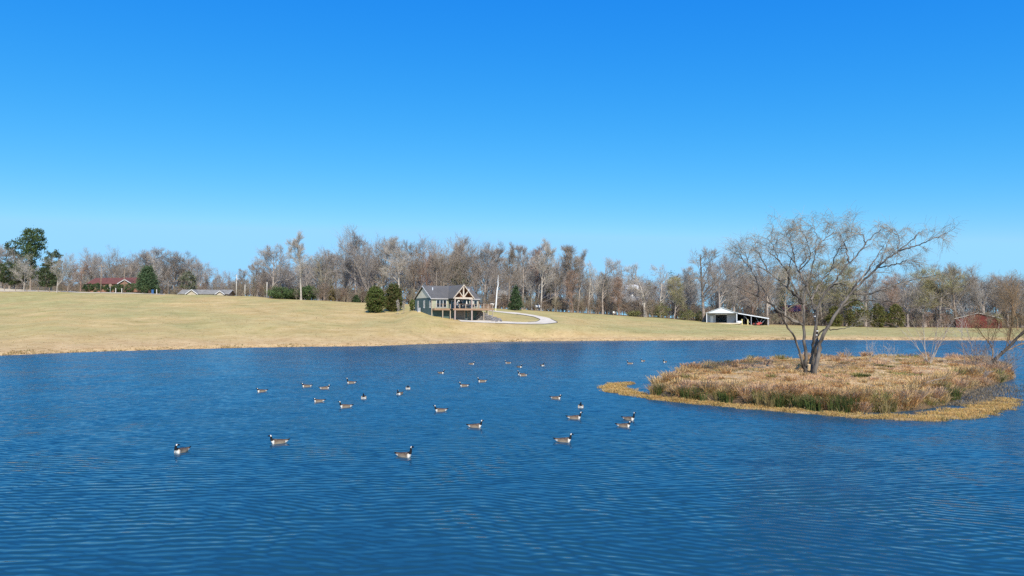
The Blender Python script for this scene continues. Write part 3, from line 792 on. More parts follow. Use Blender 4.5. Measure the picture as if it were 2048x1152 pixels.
# retaining wall and boulders to the right of the house
g = np.random.default_rng(5)
def rock_mesh(seed, s=(1, 1, .7)):
    gg = np.random.default_rng(seed)
    import bmesh
    bm = bmesh.new(); bmesh.ops.create_icosphere(bm, subdivisions=2, radius=.5)
    for v in bm.verts:
        k = 1 + .22 * math.sin(v.co.x * 7 + seed) * math.cos(v.co.y * 6 + seed * 2) + .12 * gg.normal()
        v.co = Vector((v.co.x * s[0] * k, v.co.y * s[1] * k, v.co.z * s[2] * k))
    me = bpy.data.meshes.new('rock'); bm.to_mesh(me); bm.free(); me.materials.append(M['stone']); return me
RM = [rock_mesh(i, (1.1, .8, .75 + .1 * (i % 2))) for i in range(4)]
a0, a1 = hit_ground(953, 641, 150, 200), hit_ground(988, 643, 150, 200)
rw = thing('retaining_wall', 'grey stacked stone retaining wall sloping down beside the basement', 'wall', a0)
ns = 0
for i in range(15):
    t_ = i / 14; top = 2.2 * (1 - t_) ** .7 + .35
    for r in range(int(top / .36) + 1):
        o = add_mesh('stone', RM[(i + r) % 4], rw)
        q = (a1 - a0) * (t_ + .03 * (r % 2)); gz = ground_z(*(a0 + q)[:2]) - a0[2]
        o.location = (q[0] + g.normal(0, .05), q[1] + .9 + .12 * r + g.normal(0, .06), gz + .12 + r * .36)
        o.scale = (.62, .8, .55); o.rotation_euler = (g.normal(0, .1), g.normal(0, .1), g.uniform(-.3, .3))
bl_lab = ['dark boulder at the top of the pile, touching the stone wall', 'squat boulder in front of the wall end beside the drive', 'tall reddish boulder in the middle of the pile', 'small boulder between the tall one and the drive',
          'boulder behind the tall one, on the grass side', 'boulder near the outer end of the pile', 'outermost small boulder of the pile beside the wall']
for i, (px, py) in enumerate([(983, 640), (986, 643), (990, 641.5), (993, 643.8), (991, 639.5), (998, 642.5), (1002, 643.5)]):
    o = add_mesh('boulder', RM[i % 4]); q = hit_ground(px, py, 150, 200); s = [1.3, 1.1, 1.7, .9, 1.2, 1.3, .9][i]
    o.location = (q[0], q[1], q[2] + s * .2); o.scale = (s * .8, s * .8, s); o.rotation_euler[2] = i * 1.3
    tag(o, bl_lab[i], 'boulder', 'boulders at the end of the stone wall')

# ------------------------------------------------------------------ the metal barn
BA = -math.atan((1441 - 1024) / F)
bpos = at_depth(1413, 645.5, 236.0)
BARN = thing('metal_barn', 'white and grey metal barn with open front and lean-to on its right', 'barn', bpos, BA)
BW, BH, PD, BD = 9.7, 3.25, 3.2, 13.0
w = MB(); y = PD
w.box(.1, 2.95, y, y + .12, -.6, BH).box(6.5, BW - .1, y, y + .12, -.6, BH).box(2.95, 6.5, y + .004, y + .116, 2.65, BH)
w.box(.1, .22, y + .125, BD, -.8, BH).box(BW - .22, BW - .1, y + .125, BD, -1.0, BH).box(.225, BW - .225, BD - .12, BD, -.8, BH)
w.build('wall', M['grey_metal'], BARN)
MB().box(.3, BW - .3, y + .2, BD - .2, -.1, -.03).build('floor', M['black'], BARN)
MB().prism([(-.15, 0, BH - .05), (BW + .15, 0, BH - .05), (BW / 2, 0, BH + 1.75)], (0, .1, 0)).build('gable_panel', M['white_metal'], BARN)
for x in (.08, BW - .08): MB().box(x - .12, x + .12, .02, .24, -.9, BH - .05).build('post', M['white_metal'], BARN)
for sg, xe in ((1, -.3), (-1, BW + .3)):
    MB().prism([(xe, -.25, BH - .1), (BW / 2, -.25, BH + 1.82), (BW / 2, BD + .2, BH + 1.82), (xe, BD + .2, BH - .1)], (0, 0, .1)).build('roof', M['white_metal'], BARN)
MB().box(-.1, BW + .1, .104, PD, BH - .12, BH - .07).build('porch_ceiling', M['grey_metal'], BARN)
MB().box(1.2, 2.15, y - .05, y - .004, -.05, 2.2).build('door', M['white_metal'], BARN)
MB().box(2.85, 6.6, y - .06, y - .004, 2.65, 2.95).build('door_header', M['white_metal'], BARN)
MB().box(-.3, 10.6, -1.3, PD, -.35, -.04).build('slab', M['concrete'], BARN)
LX = 19.6
MB().prism([(BW + .1, -.1, BH - .1), (LX, -.1, 1.45), (LX, 10, 1.45), (BW + .1, 10, BH - .1)], (0, 0, .1)).build('lean_to_roof', M['grey_metal'], BARN)
MB().prism([(BW + .3, -.16, BH - .28), (LX, -.16, 1.22), (LX, -.16, 1.56), (BW + .3, -.16, BH + .02)], (0, .055, 0)).build('lean_to_fascia', M['white_metal'], BARN)
MB().prism([(BW + .1, 9.8, -1.2), (LX, 9.8, -1.2), (LX, 9.8, 1.4), (BW + .1, 9.8, BH - .15)], (0, .1, 0)).build('lean_to_back', M['black'], BARN)
for x in (14.1, 19.3):
    MB().box(x - .1, x + .1, .0, .2, -1.6, BH - .1 - (x - BW) * .182).build('post', M['grey_metal'], BARN)
for p, q in (((11.9, .6, 2.4), (13.9, .6, -.2)), ((15.6, 1, 1.9), (16.6, 1, -.4)), ((17.6, .8, 1.5), (16.4, .8, -.6)), ((12.0, 4, 2.3), (12.0, 4, -.8)), ((18.6, .6, 1.3), (16.6, .4, -.9))):
    MB().bar(p, q, .09).build('brace', M['grey_metal'], BARN)
def bpt(x, y, z=None):
    X = bpos[0] + x * math.cos(BA) - y * math.sin(BA); Y = bpos[1] + x * math.sin(BA) + y * math.cos(BA)
    return np.array([X, Y, ground_z(X, Y) if z is None else bpos[2] + z])
t = thing('red_mower', 'red tractor mower parked on the grass under the lean-to', 'mower', bpt(16.0, -.6), BA + .3)
MB().box(-1.4, .6, -.6, .6, .2, .55).prism([(-1.4, -.6, .55), (-1.4, .6, .55), (-1.15, .5, .75), (-1.15, -.5, .75)], (1.6, 0, 0)).build('deck', M['red_machine'], t)
MB().prism([(.1, -.4, .55), (.1, .4, .55), (.1, .35, 1.1), (.1, -.35, 1.1)], (1.2, 0, -.15)).build('hood', M['red_machine'], t)
MB().box(-.6, -.1, -.3, .3, .8, .95).box(-.7, -.55, -.3, .3, .9, 1.4).build('seat', M['black'], t)
for x, r in ((-.9, .42), (1.0, .3)):
    for yy in (-.62, .62): MB().cone((x, yy - .12, r), (x, yy + .12, r), r, r, 14).build('wheel', M['rubber'], t)
t = thing('propane_tank', 'white rounded tank at the right end of the barn slab', 'tank', bpt(10.3, -.4), BA)
MB().cone((-.7, 0, .75), (.7, 0, .75), .42, .42, 14).cone((-.9, 0, .75), (-.7, 0, .75), .2, .42, 14).cone((.7, 0, .75), (.9, 0, .75), .42, .2, 14).build('shell', M['white_paint'], t, True)
for x in (-.5, .5): MB().box(x - .06, x + .06, -.3, .3, -.2, .42).build('leg', M['grey_metal'], t)
for i, (x, lab) in enumerate([(11.2, 'pale timber post under the lean-to, nearer the white tank'), (13.0, 'pale timber post under the lean-to, nearer the red mower')]):
    o = MB().box(-.16, .16, -.16, .16, -.3, 1.75).prism([(-.16, -.16, 1.755), (.16, -.16, 1.755), (.16, .16, 1.755), (-.16, .16, 1.755)], (0, 0, .05)).build('timber_post', M['yellow_paint']); o.location = bpt(x, -.2)
    tag(o, lab, 'post', 'pale timber posts under the lean-to')
t = thing('grill', 'small dark barrel grill standing left of the white tank', 'grill', bpt(9.2, 1.2), BA)
MB().cone((-.45, 0, .95), (.45, 0, .95), .3, .3, 12).build('barrel', M['dark_metal'], t)
for x in (-.35, .35): MB().box(x - .04, x + .04, -.25, .25, -.1, .7).build('leg', M['dark_metal'], t)

# ------------------------------------------------------------------ far houses
def simple_house(name, label, px, D, Wd, Dp, hw, hr, rot, wall, roof, y_base=None, wins=(), gables=(), chimney=False, cat='house', hip=0.0, sink=.5):
    p = on_ground(px, D)
    if y_base is not None: p[2] = at_depth(px, y_base, D)[2]
    t = thing(name, label, cat, p, rot)
    MB().prism([(-Wd/2, -Dp/2, -sink), (-Wd/2, Dp/2, -sink), (-Wd/2, Dp/2, hw), (-Wd/2, 0, hw + hr - .12), (-Wd/2, -Dp/2, hw)], (Wd, 0, 0)).build('wall', M[wall], t)
    o_, e = .45, .6; s_ = hr / (Dp / 2)
    for sg in (-1, 1):
        MB().prism([(-Wd/2 - e, sg * (Dp/2 + o_), hw - o_ * s_), (Wd/2 + e, sg * (Dp/2 + o_), hw - o_ * s_), (Wd/2 + e - hip, 0, hw + hr), (-Wd/2 - e + hip, 0, hw + hr)], (0, 0, .12)).build('roof', M[roof], t)
    for sg in (-1, 1):
        for sy in (-1, 1):
            MB().prism([(sg * (Wd/2 + e + .02), sy * (Dp/2 + o_), hw - o_ * s_ - .12), (sg * (Wd/2 + e + .02), 0, hw + hr - .12), (sg * (Wd/2 + e + .02), 0, hw + hr + .1), (sg * (Wd/2 + e + .02), sy * (Dp/2 + o_), hw - o_ * s_ + .1)], (sg * .05, 0, 0)).build('rake_board', M['white_paint'], t)
    for x0, x1, z0, z1 in wins:
        f = MB().box(x0 - .1, x1 + .1, -Dp/2 - .06, -Dp/2 - .005, z0 - .1, z1 + .1).build('window', M['white_paint'], t)
        MB().box(x0, x1, -Dp/2 - .08, -Dp/2 - .065, z0, z1).build('pane', M['glass'], f)
    for gx, gw, gr in gables:                # front facing cross gables
        yb = -Dp/2 - 1.4
        MB().prism([(gx - gw/2, yb, -sink), (gx + gw/2, yb, -sink), (gx + gw/2, yb, hw), (gx, yb, hw + gr), (gx - gw/2, yb, hw)], (0, 1.38, 0)).build('gable', M[wall], t)
        for sg in (-1, 1):
            MB().prism([(gx + sg * (gw/2 + .4), yb - .4, hw - .3), (gx, yb - .4, hw + gr + .08), (gx, 0, hw + gr + .08), (gx + sg * (gw/2 + .4), 0, hw - .3)], (0, 0, .12)).build('gable_roof', M[roof], t)
            MB().prism([(gx + sg * (gw/2 + .4), yb - .43, hw - .4), (gx, yb - .43, hw + gr - .05), (gx, yb - .43, hw + gr + .18), (gx + sg * (gw/2 + .4), yb - .43, hw - .16)], (0, -.05, 0)).build('rake_board', M['white_paint'], t)
    if chimney:
        MB().box(Wd * .2, Wd * .2 + .7, -.3, .4, hw, hw + hr + .9).build('chimney', M['brick_wall'], t)
    return t
simple_house('ranch_house', 'long low brick house with a red shingle roof behind round shrubs', 241, 262, 20, 9, 2.6, 2.2, R(-9), 'brick_wall', 'red_shingle', 582, wins=[(-6, -4.2, .8, 2.0), (-2.5, -1, .8, 2.0), (1.5, 3, .8, 2.0)], gables=[(6.3, 5, 1.2)])
simple_house('low_house', 'low cream house with grey roofs and two small gables beyond the crest', 415, 258, 16.5, 8, 1.6, 1.5, R(4), 'cream', 'grey_shingle', 597, gables=[(-3.6, 3.6, 1.3), (6.2, 2.6, .9)], wins=[(-1, 1.5, .4, 1.3), (2.5, 4, .4, 1.3)])
simple_house('cream_house', 'cream house behind the trunks left of the cedar pair', 696, 252, 6.5, 7, 2.6, 1.8, R(20), 'cream', 'grey_shingle', 605, wins=[(-2, -.8, .8, 2), (.8, 2, .8, 2)])
simple_house('cream_cottage', 'small cream cottage close beside the left cedar of the pair', 730, 258, 6, 6, 2.4, 1.6, R(-15), 'cream', 'grey_shingle', 606, wins=[(-1.5, .2, .8, 1.8)])
simple_house('tan_house', 'tan house with grey roof among trunks right of the dark conifer', 1096, 268, 6.5, 7, 3.0, 1.8, R(-12), 'cream', 'grey_shingle', 613, wins=[(-2.2, -1, 1, 2.2), (1, 2.2, 1, 2.2)])
simple_house('blue_grey_house', 'blue grey house behind trunks to the right of the leaning white pole', 1010, 285, 9, 8, 4.2, 2.2, R(15), 'grey_metal', 'grey_shingle', 612, wins=[(-2, -.6, 2.6, 3.9), (1, 2.2, 2.6, 3.9)])
simple_house('white_bungalow', 'low white bungalow with grey roof half hidden by hedgerow brush', 1262, 280, 14, 8, 3.0, 2.2, R(8), 'white_paint', 'grey_shingle', 620, gables=[(2, 4.4, 1.5)], wins=[(-5, -3.6, 1, 2.2), (-2.4, -1.2, 1, 2.2)])
simple_house('beige_house', 'beige house glimpsed through the thicket left of the metal barn', 1366, 285, 8, 7, 3.0, 1.6, R(0), 'cream', 'grey_shingle', 622, wins=[(-2.5, -1.2, 1, 2.1)])
simple_house('red_roof_house', 'small house with a bright red metal roof behind the willow stems', 1583, 282, 9.5, 8, 2.9, 2.4, R(5), 'brick_wall', 'red_metal', 637, wins=[(-3, -1.8, .9, 2), (1, 2.4, .9, 2)])
# the red barn at the right edge of the far meadow, gable end towards the pond
RB = thing('red_barn', 'dark red barn with broad low gable at the far meadow edge', 'barn', on_ground(1956, 266), -math.atan((1956 - 1024) / F))
BW2 = 14.4
MB().prism([(-BW2/2, 0, -.6), (BW2/2, 0, -.6), (BW2/2, 0, 3.5), (0, 0, 5.5), (-BW2/2, 0, 3.5)], (0, 12, 0)).build('wall', M['barn_red'], RB)
for sg in (-1, 1):
    MB().prism([(sg * (BW2/2 + .3), -.3, 3.46), (0, -.3, 5.58), (0, 12.3, 5.58), (sg * (BW2/2 + .3), 12.3, 3.46)], (0, 0, .1)).build('roof', M['grey_shingle'], RB)
    MB().prism([(sg * (BW2/2 + .3), -.33, 3.4), (0, -.33, 5.52), (0, -.33, 5.7), (sg * (BW2/2 + .3), -.33, 3.6)], (0, -.05, 0)).build('rake_board', M['pole_pale'], RB)
dr = MB().box(-2.2, 2.2, -.08, -.01, -.2, 3.2).build('barn_door', M['barn_red'], RB)
for a, c in (((-2.1, -.1, 0), (2.1, -.1, 3.1)), ((2.1, -.1, 0), (-2.1, -.1, 3.1))): MB().bar(a, c, .16, .05).build('door_brace', M['barn_red'], dr)
bt = MB()
for k in range(28): bt.box(-BW2/2 + .3 + k * .51, -BW2/2 + .36 + k * .51, -.03, -.002, -.5, 3.45 + (1 - abs(-BW2/2 + .3 + k * .51) / (BW2/2)) * 1.9)
tag(bt.build('batten', M['barn_red'], RB), kind='stuff')
# white water tank far off above the trees
tp = at_depth(1263, 579, 290)
WTK = thing('water_tower', 'white domed water tank showing above the far trees', 'water tower', (tp[0], tp[1], ground_z(tp[0], tp[1])))
hh = tp[2] - ground_z(tp[0], tp[1])
MB().cone((0, 0, -1), (0, 0, hh), .7, .7, 14).build('stem', M['white_paint'], WTK, True)
MB().cone((0, 0, hh - 1), (0, 0, hh), .7, 2.6, 18).cone((0, 0, hh), (0, 0, hh + 1.3), 3.0, 3.0, 18).cone((0, 0, hh + 1.3), (0, 0, hh + 1.9), 3.0, 1.8, 18).cone((0, 0, hh + 1.9), (0, 0, hh + 2.1), 1.8, .4, 18).build('tank', M['white_paint'], WTK)

# ------------------------------------------------------------------ vehicles, bins, poles, fence
def car(px, D, rz, mat, label, y=None):
    p = on_ground(px, D)
    if y is not None: p[2] = at_depth(px, y, D)[2]
    t = thing('parked_car', label, 'car', p, rz, 'cars parked beyond the drive')
    prof = [(-2.2, .35), (2.2, .35), (2.25, .8), (1.9, .98), (1.0, 1.05), (-1.9, 1.08), (-2.2, .9)]
    MB().prism([(x, -.86, z) for x, z in prof], (0, 1.72, 0)).build('body', mat, t)
    cab = [(-1.9, 1.08), (1.05, 1.05), (.35, 1.6), (-1.6, 1.64)]
    c = MB().prism([(x, -.76, z) for x, z in cab], (0, 1.52, 0)).build('cabin', mat, t)
    MB().prism([(x, -.78, z) for x, z in [(-1.65, 1.14), (.85, 1.12), (.28, 1.54), (-1.45, 1.56)]], (0, .015, 0)).prism([(x, .765, z) for x, z in [(-1.65, 1.14), (.85, 1.12), (.28, 1.54), (-1.45, 1.56)]], (0, .015, 0)).build('side_glass', M['glass'], c)
    MB().prism([(1.0, -.68, 1.12), (1.0, .68, 1.12), (.42, .62, 1.56), (.42, -.62, 1.56)], (.03, 0, .02)).build('windscreen', M['glass'], c)
    for x in (-1.35, 1.4):
        for yy in (-.8, .8): MB().cone((x, yy - .1, .33), (x, yy + .1, .33), .33, .33, 14).build('wheel', M['rubber'], t)
    for yy in (-.6, .6): MB().box(2.2, 2.27, yy - .16, yy + .16, .66, .82).build('headlight', M['white_paint'], t)
car(984, 232, R(160), M['white_paint'], 'white car parked behind the leaning white pole', 613)
car(1003, 240, R(200), M['dark_metal'], 'dark car parked between the white pole and the dark conifer', 613)
car(1073, 236, R(-75), M['white_metal'], 'pale car facing the pond among trunks beyond the drive', 617)
for px, py, lab, kind in [(305, 586, 'bright blue wheeled bin right of the bushy conifer', 'blue_bin'), (322.5, 588, 'dark blue grey wheeled bin standing apart to the right of the blue one', 'blue_bin')]:
    t = thing('wheeled_bin', lab, 'bin', on_ground(px, 244), .3, 'bins by the lane')
    s = 1.25
    MB().prism([(-.34, -.38, .1), (.34, -.38, .1), (.34, .3, .1), (-.34, .3, .1)], (0, 0, s)).build('body', M['blue_bin'] if px < 310 else M['dark_metal'], t)
    MB().prism([(-.4, -.46, s + .1), (.4, -.46, s + .1), (.4, .36, s + .16), (-.4, .36, s + .16)], (0, 0, .1)).build('lid', M['blue_bin'] if px < 310 else M['dark_metal'], t)
    for x in (-.3, .3): MB().cone((x - .05, .34, .12), (x + .05, .34, .12), .13, .13, 10).build('wheel', M['rubber'], t)
def pole(px, top, D, r, mat, label, arm=False, box=False, name='utility_pole'):
    p = on_ground(px, D); H = at_depth(px, top, D)[2] - p[2]
    t = thing(name, label, 'pole', p, 0, 'poles at the top of the field')
    MB().cone((0, 0, -.4), (0, 0, H), r, r * .7, 8).build('post', M[mat], t, True)
    if arm:
        MB().box(-1.1, 1.1, -.2, -.1, H - .75, -.6 + H).build('crossarm', M[mat], t)
        for x in (-1, -.4, .4, 1): MB().cone((x, -.15, H - .6), (x, -.15, H - .42), .05, .04, 8).build('insulator', M['white_paint'], t)
    if box: MB().cone((.3, -.1, H * .7), (.3, -.1, H * .7 + .9), .25, .25, 10).build('transformer', M['grey_metal'], t, True)
    return t, H
pole(201, 529, 243, .15, 'pole_wood', 'brown utility pole in front of the red roofed house, left one', True)
pole(247.5, 541, 244, .13, 'pole_wood', 'brown pole in front of the red roofed house, right one')
pole(472.5, 549, 236, .14, 'pole_pale', 'pale pole with transformer right of the low cream house', False, True)
pole(489.5, 569, 234, .13, 'pole_pale', 'short pale pole beside the pole with the transformer')
pole(533.5, 564, 231, .15, 'pole_pale', 'pale pole in front of the broad spreading oak')
t = thing('power_line', 'two thin dark wires running away from the crossarm pole', 'wire', on_ground(201, 243))
top = at_depth(201, 533, 243) - np.array(t.location)
for k, q in enumerate([(-60, 540, 250), (-60, 546, 250)]):
    e = at_depth(*q) - np.array(t.location); pts = [top + (e - top) * s + np.array([0, 0, -2.5 * 4 * s * (1 - s) * .4 - .5 * k]) for s in np.linspace(0, 1, 9)]
    mb = MB()
    for a, c in zip(pts[:-1], pts[1:]): mb.bar(a, c, .03)
    mb.build('wire', M['dark_metal'], t)
# leaning white pole by the drive
p = hit_ground(991, 621.5, 170, 235)
wp = thing('white_pole', 'tall leaning white pole with yellow foot beside the drive', 'pole', p)
Dw = p[1]; P = np.array([[at_depth(x, yv, Dw) - p for x, yv in [(991, 624), (991.8, 612), (993, 597), (994.2, 580), (996.2, 570), (996, 560), (996.8, 550)]]])
sc = Dw / F
v, f = tubes(P[:, :3], np.array([[1.35, 1.25, 1.35]]) * sc, 8); add_mesh('shaft', mesh_np('shaft', v, f, M['white_paint'], None, True), wp)
v, f = tubes(P[:, 2:], np.array([[1.35, 1.3, 1.0, .6, .25]]) * sc, 8); add_mesh('tip', mesh_np('tip', v, f, M['white_paint'], None, True), wp)
MB().cone(tuple(P[0, 0]), tuple(P[0, 0] * .55 + P[0, 1] * .45 + np.array([0, 0, .3])), 1.5 * sc, 1.42 * sc, 10).build('foot', M['yellow_paint'], wp)
# wire fence along the lane
fa, fb = on_ground(-60, 240), on_ground(121, 240)
fe = thing('wire_fence', 'thin post and wire fence along the lane below the pines', 'fence', fa)
fps = []
for k in range(9):
    q = fa + (fb - fa) * k / 8; q[2] = ground_z(q[0], q[1])
    fps.append(q); MB().box(q[0]-fa[0]-.07, q[0]-fa[0]+.07, q[1]-fa[1]-.07, q[1]-fa[1]+.07, q[2]-fa[2]-.3, q[2]-fa[2]+1.4).build('post', M['pole_wood'], fe)
for hgt in (.5, .9, 1.3):
    mb = MB()
    for a, c in zip(fps[:-1], fps[1:]): mb.bar(tuple(a - fa + [0, 0, hgt]), tuple(c - fa + [0, 0, hgt]), .02)
    mb.build('wire', M['grey_metal'], fe)
for px, lab in [(286, 'short wooden post left of the blue bin under the bushy conifer'), (313, 'short pale post between the two bins'), (231, 'short post in front of the white door of the brick house'), (243, 'short post beside the right brown pole')]:
    o = MB().box(-.1, .1, -.1, .1, -.3, 1.6).prism([(-.12, -.12, 1.6), (.12, -.12, 1.6), (.12, .12, 1.6), (-.12, .12, 1.6)], (0, 0, .08)).build('wooden_post', M['pole_pale']); o.location = on_ground(px, 243)
    tag(o, lab, 'post', 'short posts along the lane')
t = thing('dish_sign', 'round grey disc on a post in front of the brick house', 'sign', on_ground(220, 243))
MB().cone((0, 0, -.2), (0, 0, 2.3), .06, .06, 8).build('post', M['grey_metal'], t)
MB().cone((0, -.1, 2.6), (0, -.04, 2.6), .5, .5, 16).build('disc', M['pole_wood'], t)
t = thing('mailbox', 'small white box on a post in the grass right of the drive', 'box', on_ground(1227, 234))
MB().box(-.06, .06, -.06, .06, -.2, .8).build('post', M['pole_wood'], t); MB().box(-.25, .25, -.3, .3, .8, 1.3).build('box', M['white_paint'], t)

# ------------------------------------------------------------------ evergreens and shrubs
CED, DGR, OLI = (.105, .135, .036), (.09, .14, .06), (.105, .118, .036)
evergreen('cedar_tree', 'broad dark green cedar, left one of the pair by the house', 'tree', 751, 570, 186, 5.0, egg, CED, 11, 300, 40, .26, alt=(.17, .12, .05), altp=.1, group='pair of cedars on the lawn')
evergreen('cedar_tree', 'olive green cedar with bare lower side, right one of the pair by the house', 'tree', 787, 565, 192, 4.7, egg, OLI, 12, 300, 40, .26, alt=(.19, .13, .06), altp=.18, group='pair of cedars on the lawn')
evergreen('arborvitae', 'narrow clipped green shrub against the back corner of the house', 'shrub', 825.5, 598, 182, 1.5, colm, (0.162, 0.189, 0.054), 13, 90, 24, .2)
evergreen('spruce_tree', 'bushy dark green conifer beside the red roofed house', 'tree', 293, 526, 246, 8.2, cone_p, (0.094, 0.140, 0.065), 14, 260, 34, .34, z0=.12, spread=.34)
evergreen('pine_tree', 'tallest pine with rounded top standing high above the others', 'tree', 60, 456, 252, 7.8, lambda h: .25 if h < .35 else (.55 if h < .5 else 1.0 * math.sqrt(max(.05, 1 - ((h - .78) / .30)**2)) if h > .55 else .6), (0.097, 0.138, 0.045), 15, 178, 36, .38, z0=.2, shell=.35, spread=.24, lean=.03, group='pines at the top of the field')
evergreen('pine_tree', 'ragged pine behind and left of the tallest pine', 'tree', 26, 480, 256, 8.0, lambda h: .4 if h < .4 else max(.15, 1 - abs(h - .7) * 1.6), (0.086, 0.121, 0.049), 16, 130, 34, .36, z0=.2, shell=.3, spread=.24, group='pines at the top of the field')
evergreen('pine_tree', 'rounded pine right of the tallest pine behind pale bare stems', 'tree', 101, 498, 249, 6.6, lambda h: .5 if h < .25 else (.9 if h < .85 else .6), (0.107, 0.130, 0.058), 17, 136, 34, .34, z0=.15, shell=.35, spread=.24, group='pines at the top of the field')
evergreen('pine_tree', 'low wide dark pine at the left edge under the tall ones', 'tree', 18, 524, 248, 9.5, ball, (0.074, 0.098, 0.037), 18, 130, 34, .36, z0=.18, shell=.35, spread=.24, group='pines at the top of the field')
evergreen('pine_tree', 'low dark spreading pine under the rounded one', 'tree', 92, 535, 246, 7.4, ball, (0.086, 0.112, 0.049), 19, 106, 34, .34, z0=.18, shell=.35, spread=.24, group='pines at the top of the field')
evergreen('pine_tree', 'dark pine filling the gap below the tallest crown', 'tree', 46, 512, 253, 7.0, ball, (0.068, 0.086, 0.037), 20, 100, 34, .34, z0=.18, shell=.35, spread=.24, group='pines at the top of the field')
evergreen('shrub', 'faded green tree in front of the wood right of the bushy conifer', 'tree', 376, 543, 262, 7.0, ball, (0.180, 0.189, 0.108), 21, 90, 26, .34, shell=.3, z0=.15)
for i, (px, top, D, Wd, lab) in enumerate([(177, 567, 249, 3.6, 'round green shrub at the left corner of the brick house'), (193, 566.5, 249, 4.0, 'largest round shrub beside the left brown pole'), (216, 569, 250, 2.8, 'small round shrub behind the disc sign'),
        (232, 568, 250, 3.6, 'round shrub right of the white door of the brick house'), (242, 569, 250, 2.8, 'round shrub just left of the right brown pole'), (259, 566, 250, 4.0, 'round shrub between the right brown pole and the conifer'),
        (289, 569, 243, 3.0, 'dark low shrub under the bushy conifer'), (311, 573, 246, 3.2, 'green shrub behind the bins')]):
    evergreen('round_shrub', lab, 'shrub', px, top, D, Wd, ball, (0.090, 0.130, 0.050), 30 + i, 60, 26, .24, group='shrubs in front of the brick house')
for i, (px, top, D, Wd, lab) in enumerate([(560, 576, 232, 8.0, 'dark green evergreen shrub mass under the spreading oak'), (617, 573, 233, 7.0, 'dark evergreen shrub just right of the straight tall trunk'), (585, 578, 236, 7.5, 'evergreen shrub left of the straight tall trunk')]):
    evergreen('evergreen_shrub', lab, 'shrub', px, top, D, Wd, ball, (0.099, 0.144, 0.054), 40 + i, 130, 30, .32, group='evergreen shrubs in the wood edge', shell=.35)
evergreen('small_cedar', 'small dark conifer in front of the cream house', 'tree', 712, 590, 228, 3.6, cone_p, (0.072, 0.112, 0.045), 45, 80, 28, .24)
evergreen('small_cedar', 'thin browning conifer at the wood edge right of the evergreen shrubs', 'tree', 664, 571, 230, 3.4, cone_p, (0.234, 0.180, 0.072), 46, 80, 28, .24)
evergreen('small_cedar', 'dark green conical conifer at the wood edge beyond the drive', 'tree', 1031, 569, 217, 5.0, cone_p, (0.076, 0.117, 0.050), 47, 150, 32, .28)
evergreen('small_cedar', 'dark conifer top poking above the wood near the water tank', 'tree', 1344, 541, 300, 5.0, ball, (0.072, 0.108, 0.050), 48, 90, 28, .3)
evergreen('small_cedar', 'dark conifer crown in the wood right of the tall trunks', 'tree', 1100, 531, 258, 6.5, ball, (0.099, 0.117, 0.054), 49, 110, 28, .3, z0=.4)
evergreen('small_cedar', 'grey green conifer behind the house roof', 'tree', 922, 525, 240, 8.0, ball, (0.180, 0.207, 0.099), 50, 110, 22, .3, z0=.25, shell=.2)
for i, (px, top, D, Wd, lab) in enumerate([(1712, 596, 259, 8.0, 'largest olive cedar at the meadow edge just right of the willow stems'), (1755, 606, 258, 5.6, 'middle conical cedar at the meadow edge'), (1791, 606, 258, 6.2, 'outer conical cedar at the meadow edge, before the brown thicket'), (1668, 612, 258, 5.5, 'olive cedar half hidden behind the willow stems')]):
    evergreen('cedar_tree', lab, 'tree', px, top, D, Wd, egg, (0.153, 0.153, 0.043), 60 + i, 170, 32, .3, alt=(.16, .11, .05), altp=.15, group='cedars at the far meadow edge', z0=.02)
for i, (px, top, D, Wd, lab) in enumerate([(1372, 618, 246, 6.5, 'green leafy bush left of the metal barn'), (1320, 606, 248, 8, 'pale green bush in the hedgerow in front of the white bungalow'), (1268, 622, 246, 5, 'low green bush in the hedgerow'), (1400, 622, 249, 4.5, 'low green bush close to the left wall of the metal barn')]):
    evergreen('hedgerow_bush', lab, 'shrub', px, top, D, Wd, ball, (0.216, 0.216, 0.081), 70 + i, 60, 22, .26, group='bushes in the hedgerow left of the barn', shell=.3)
for i, (px, top, D, lab) in enumerate([(795, 598, 180, 'small leafless sapling in front of the right cedar'), (806, 601, 178, 'small leafless sapling between the right cedar and the house')]):
    bare_tree(px, top, D, 'young', 3, 'pale', lab, .9, 'sapling', 'saplings by the house')

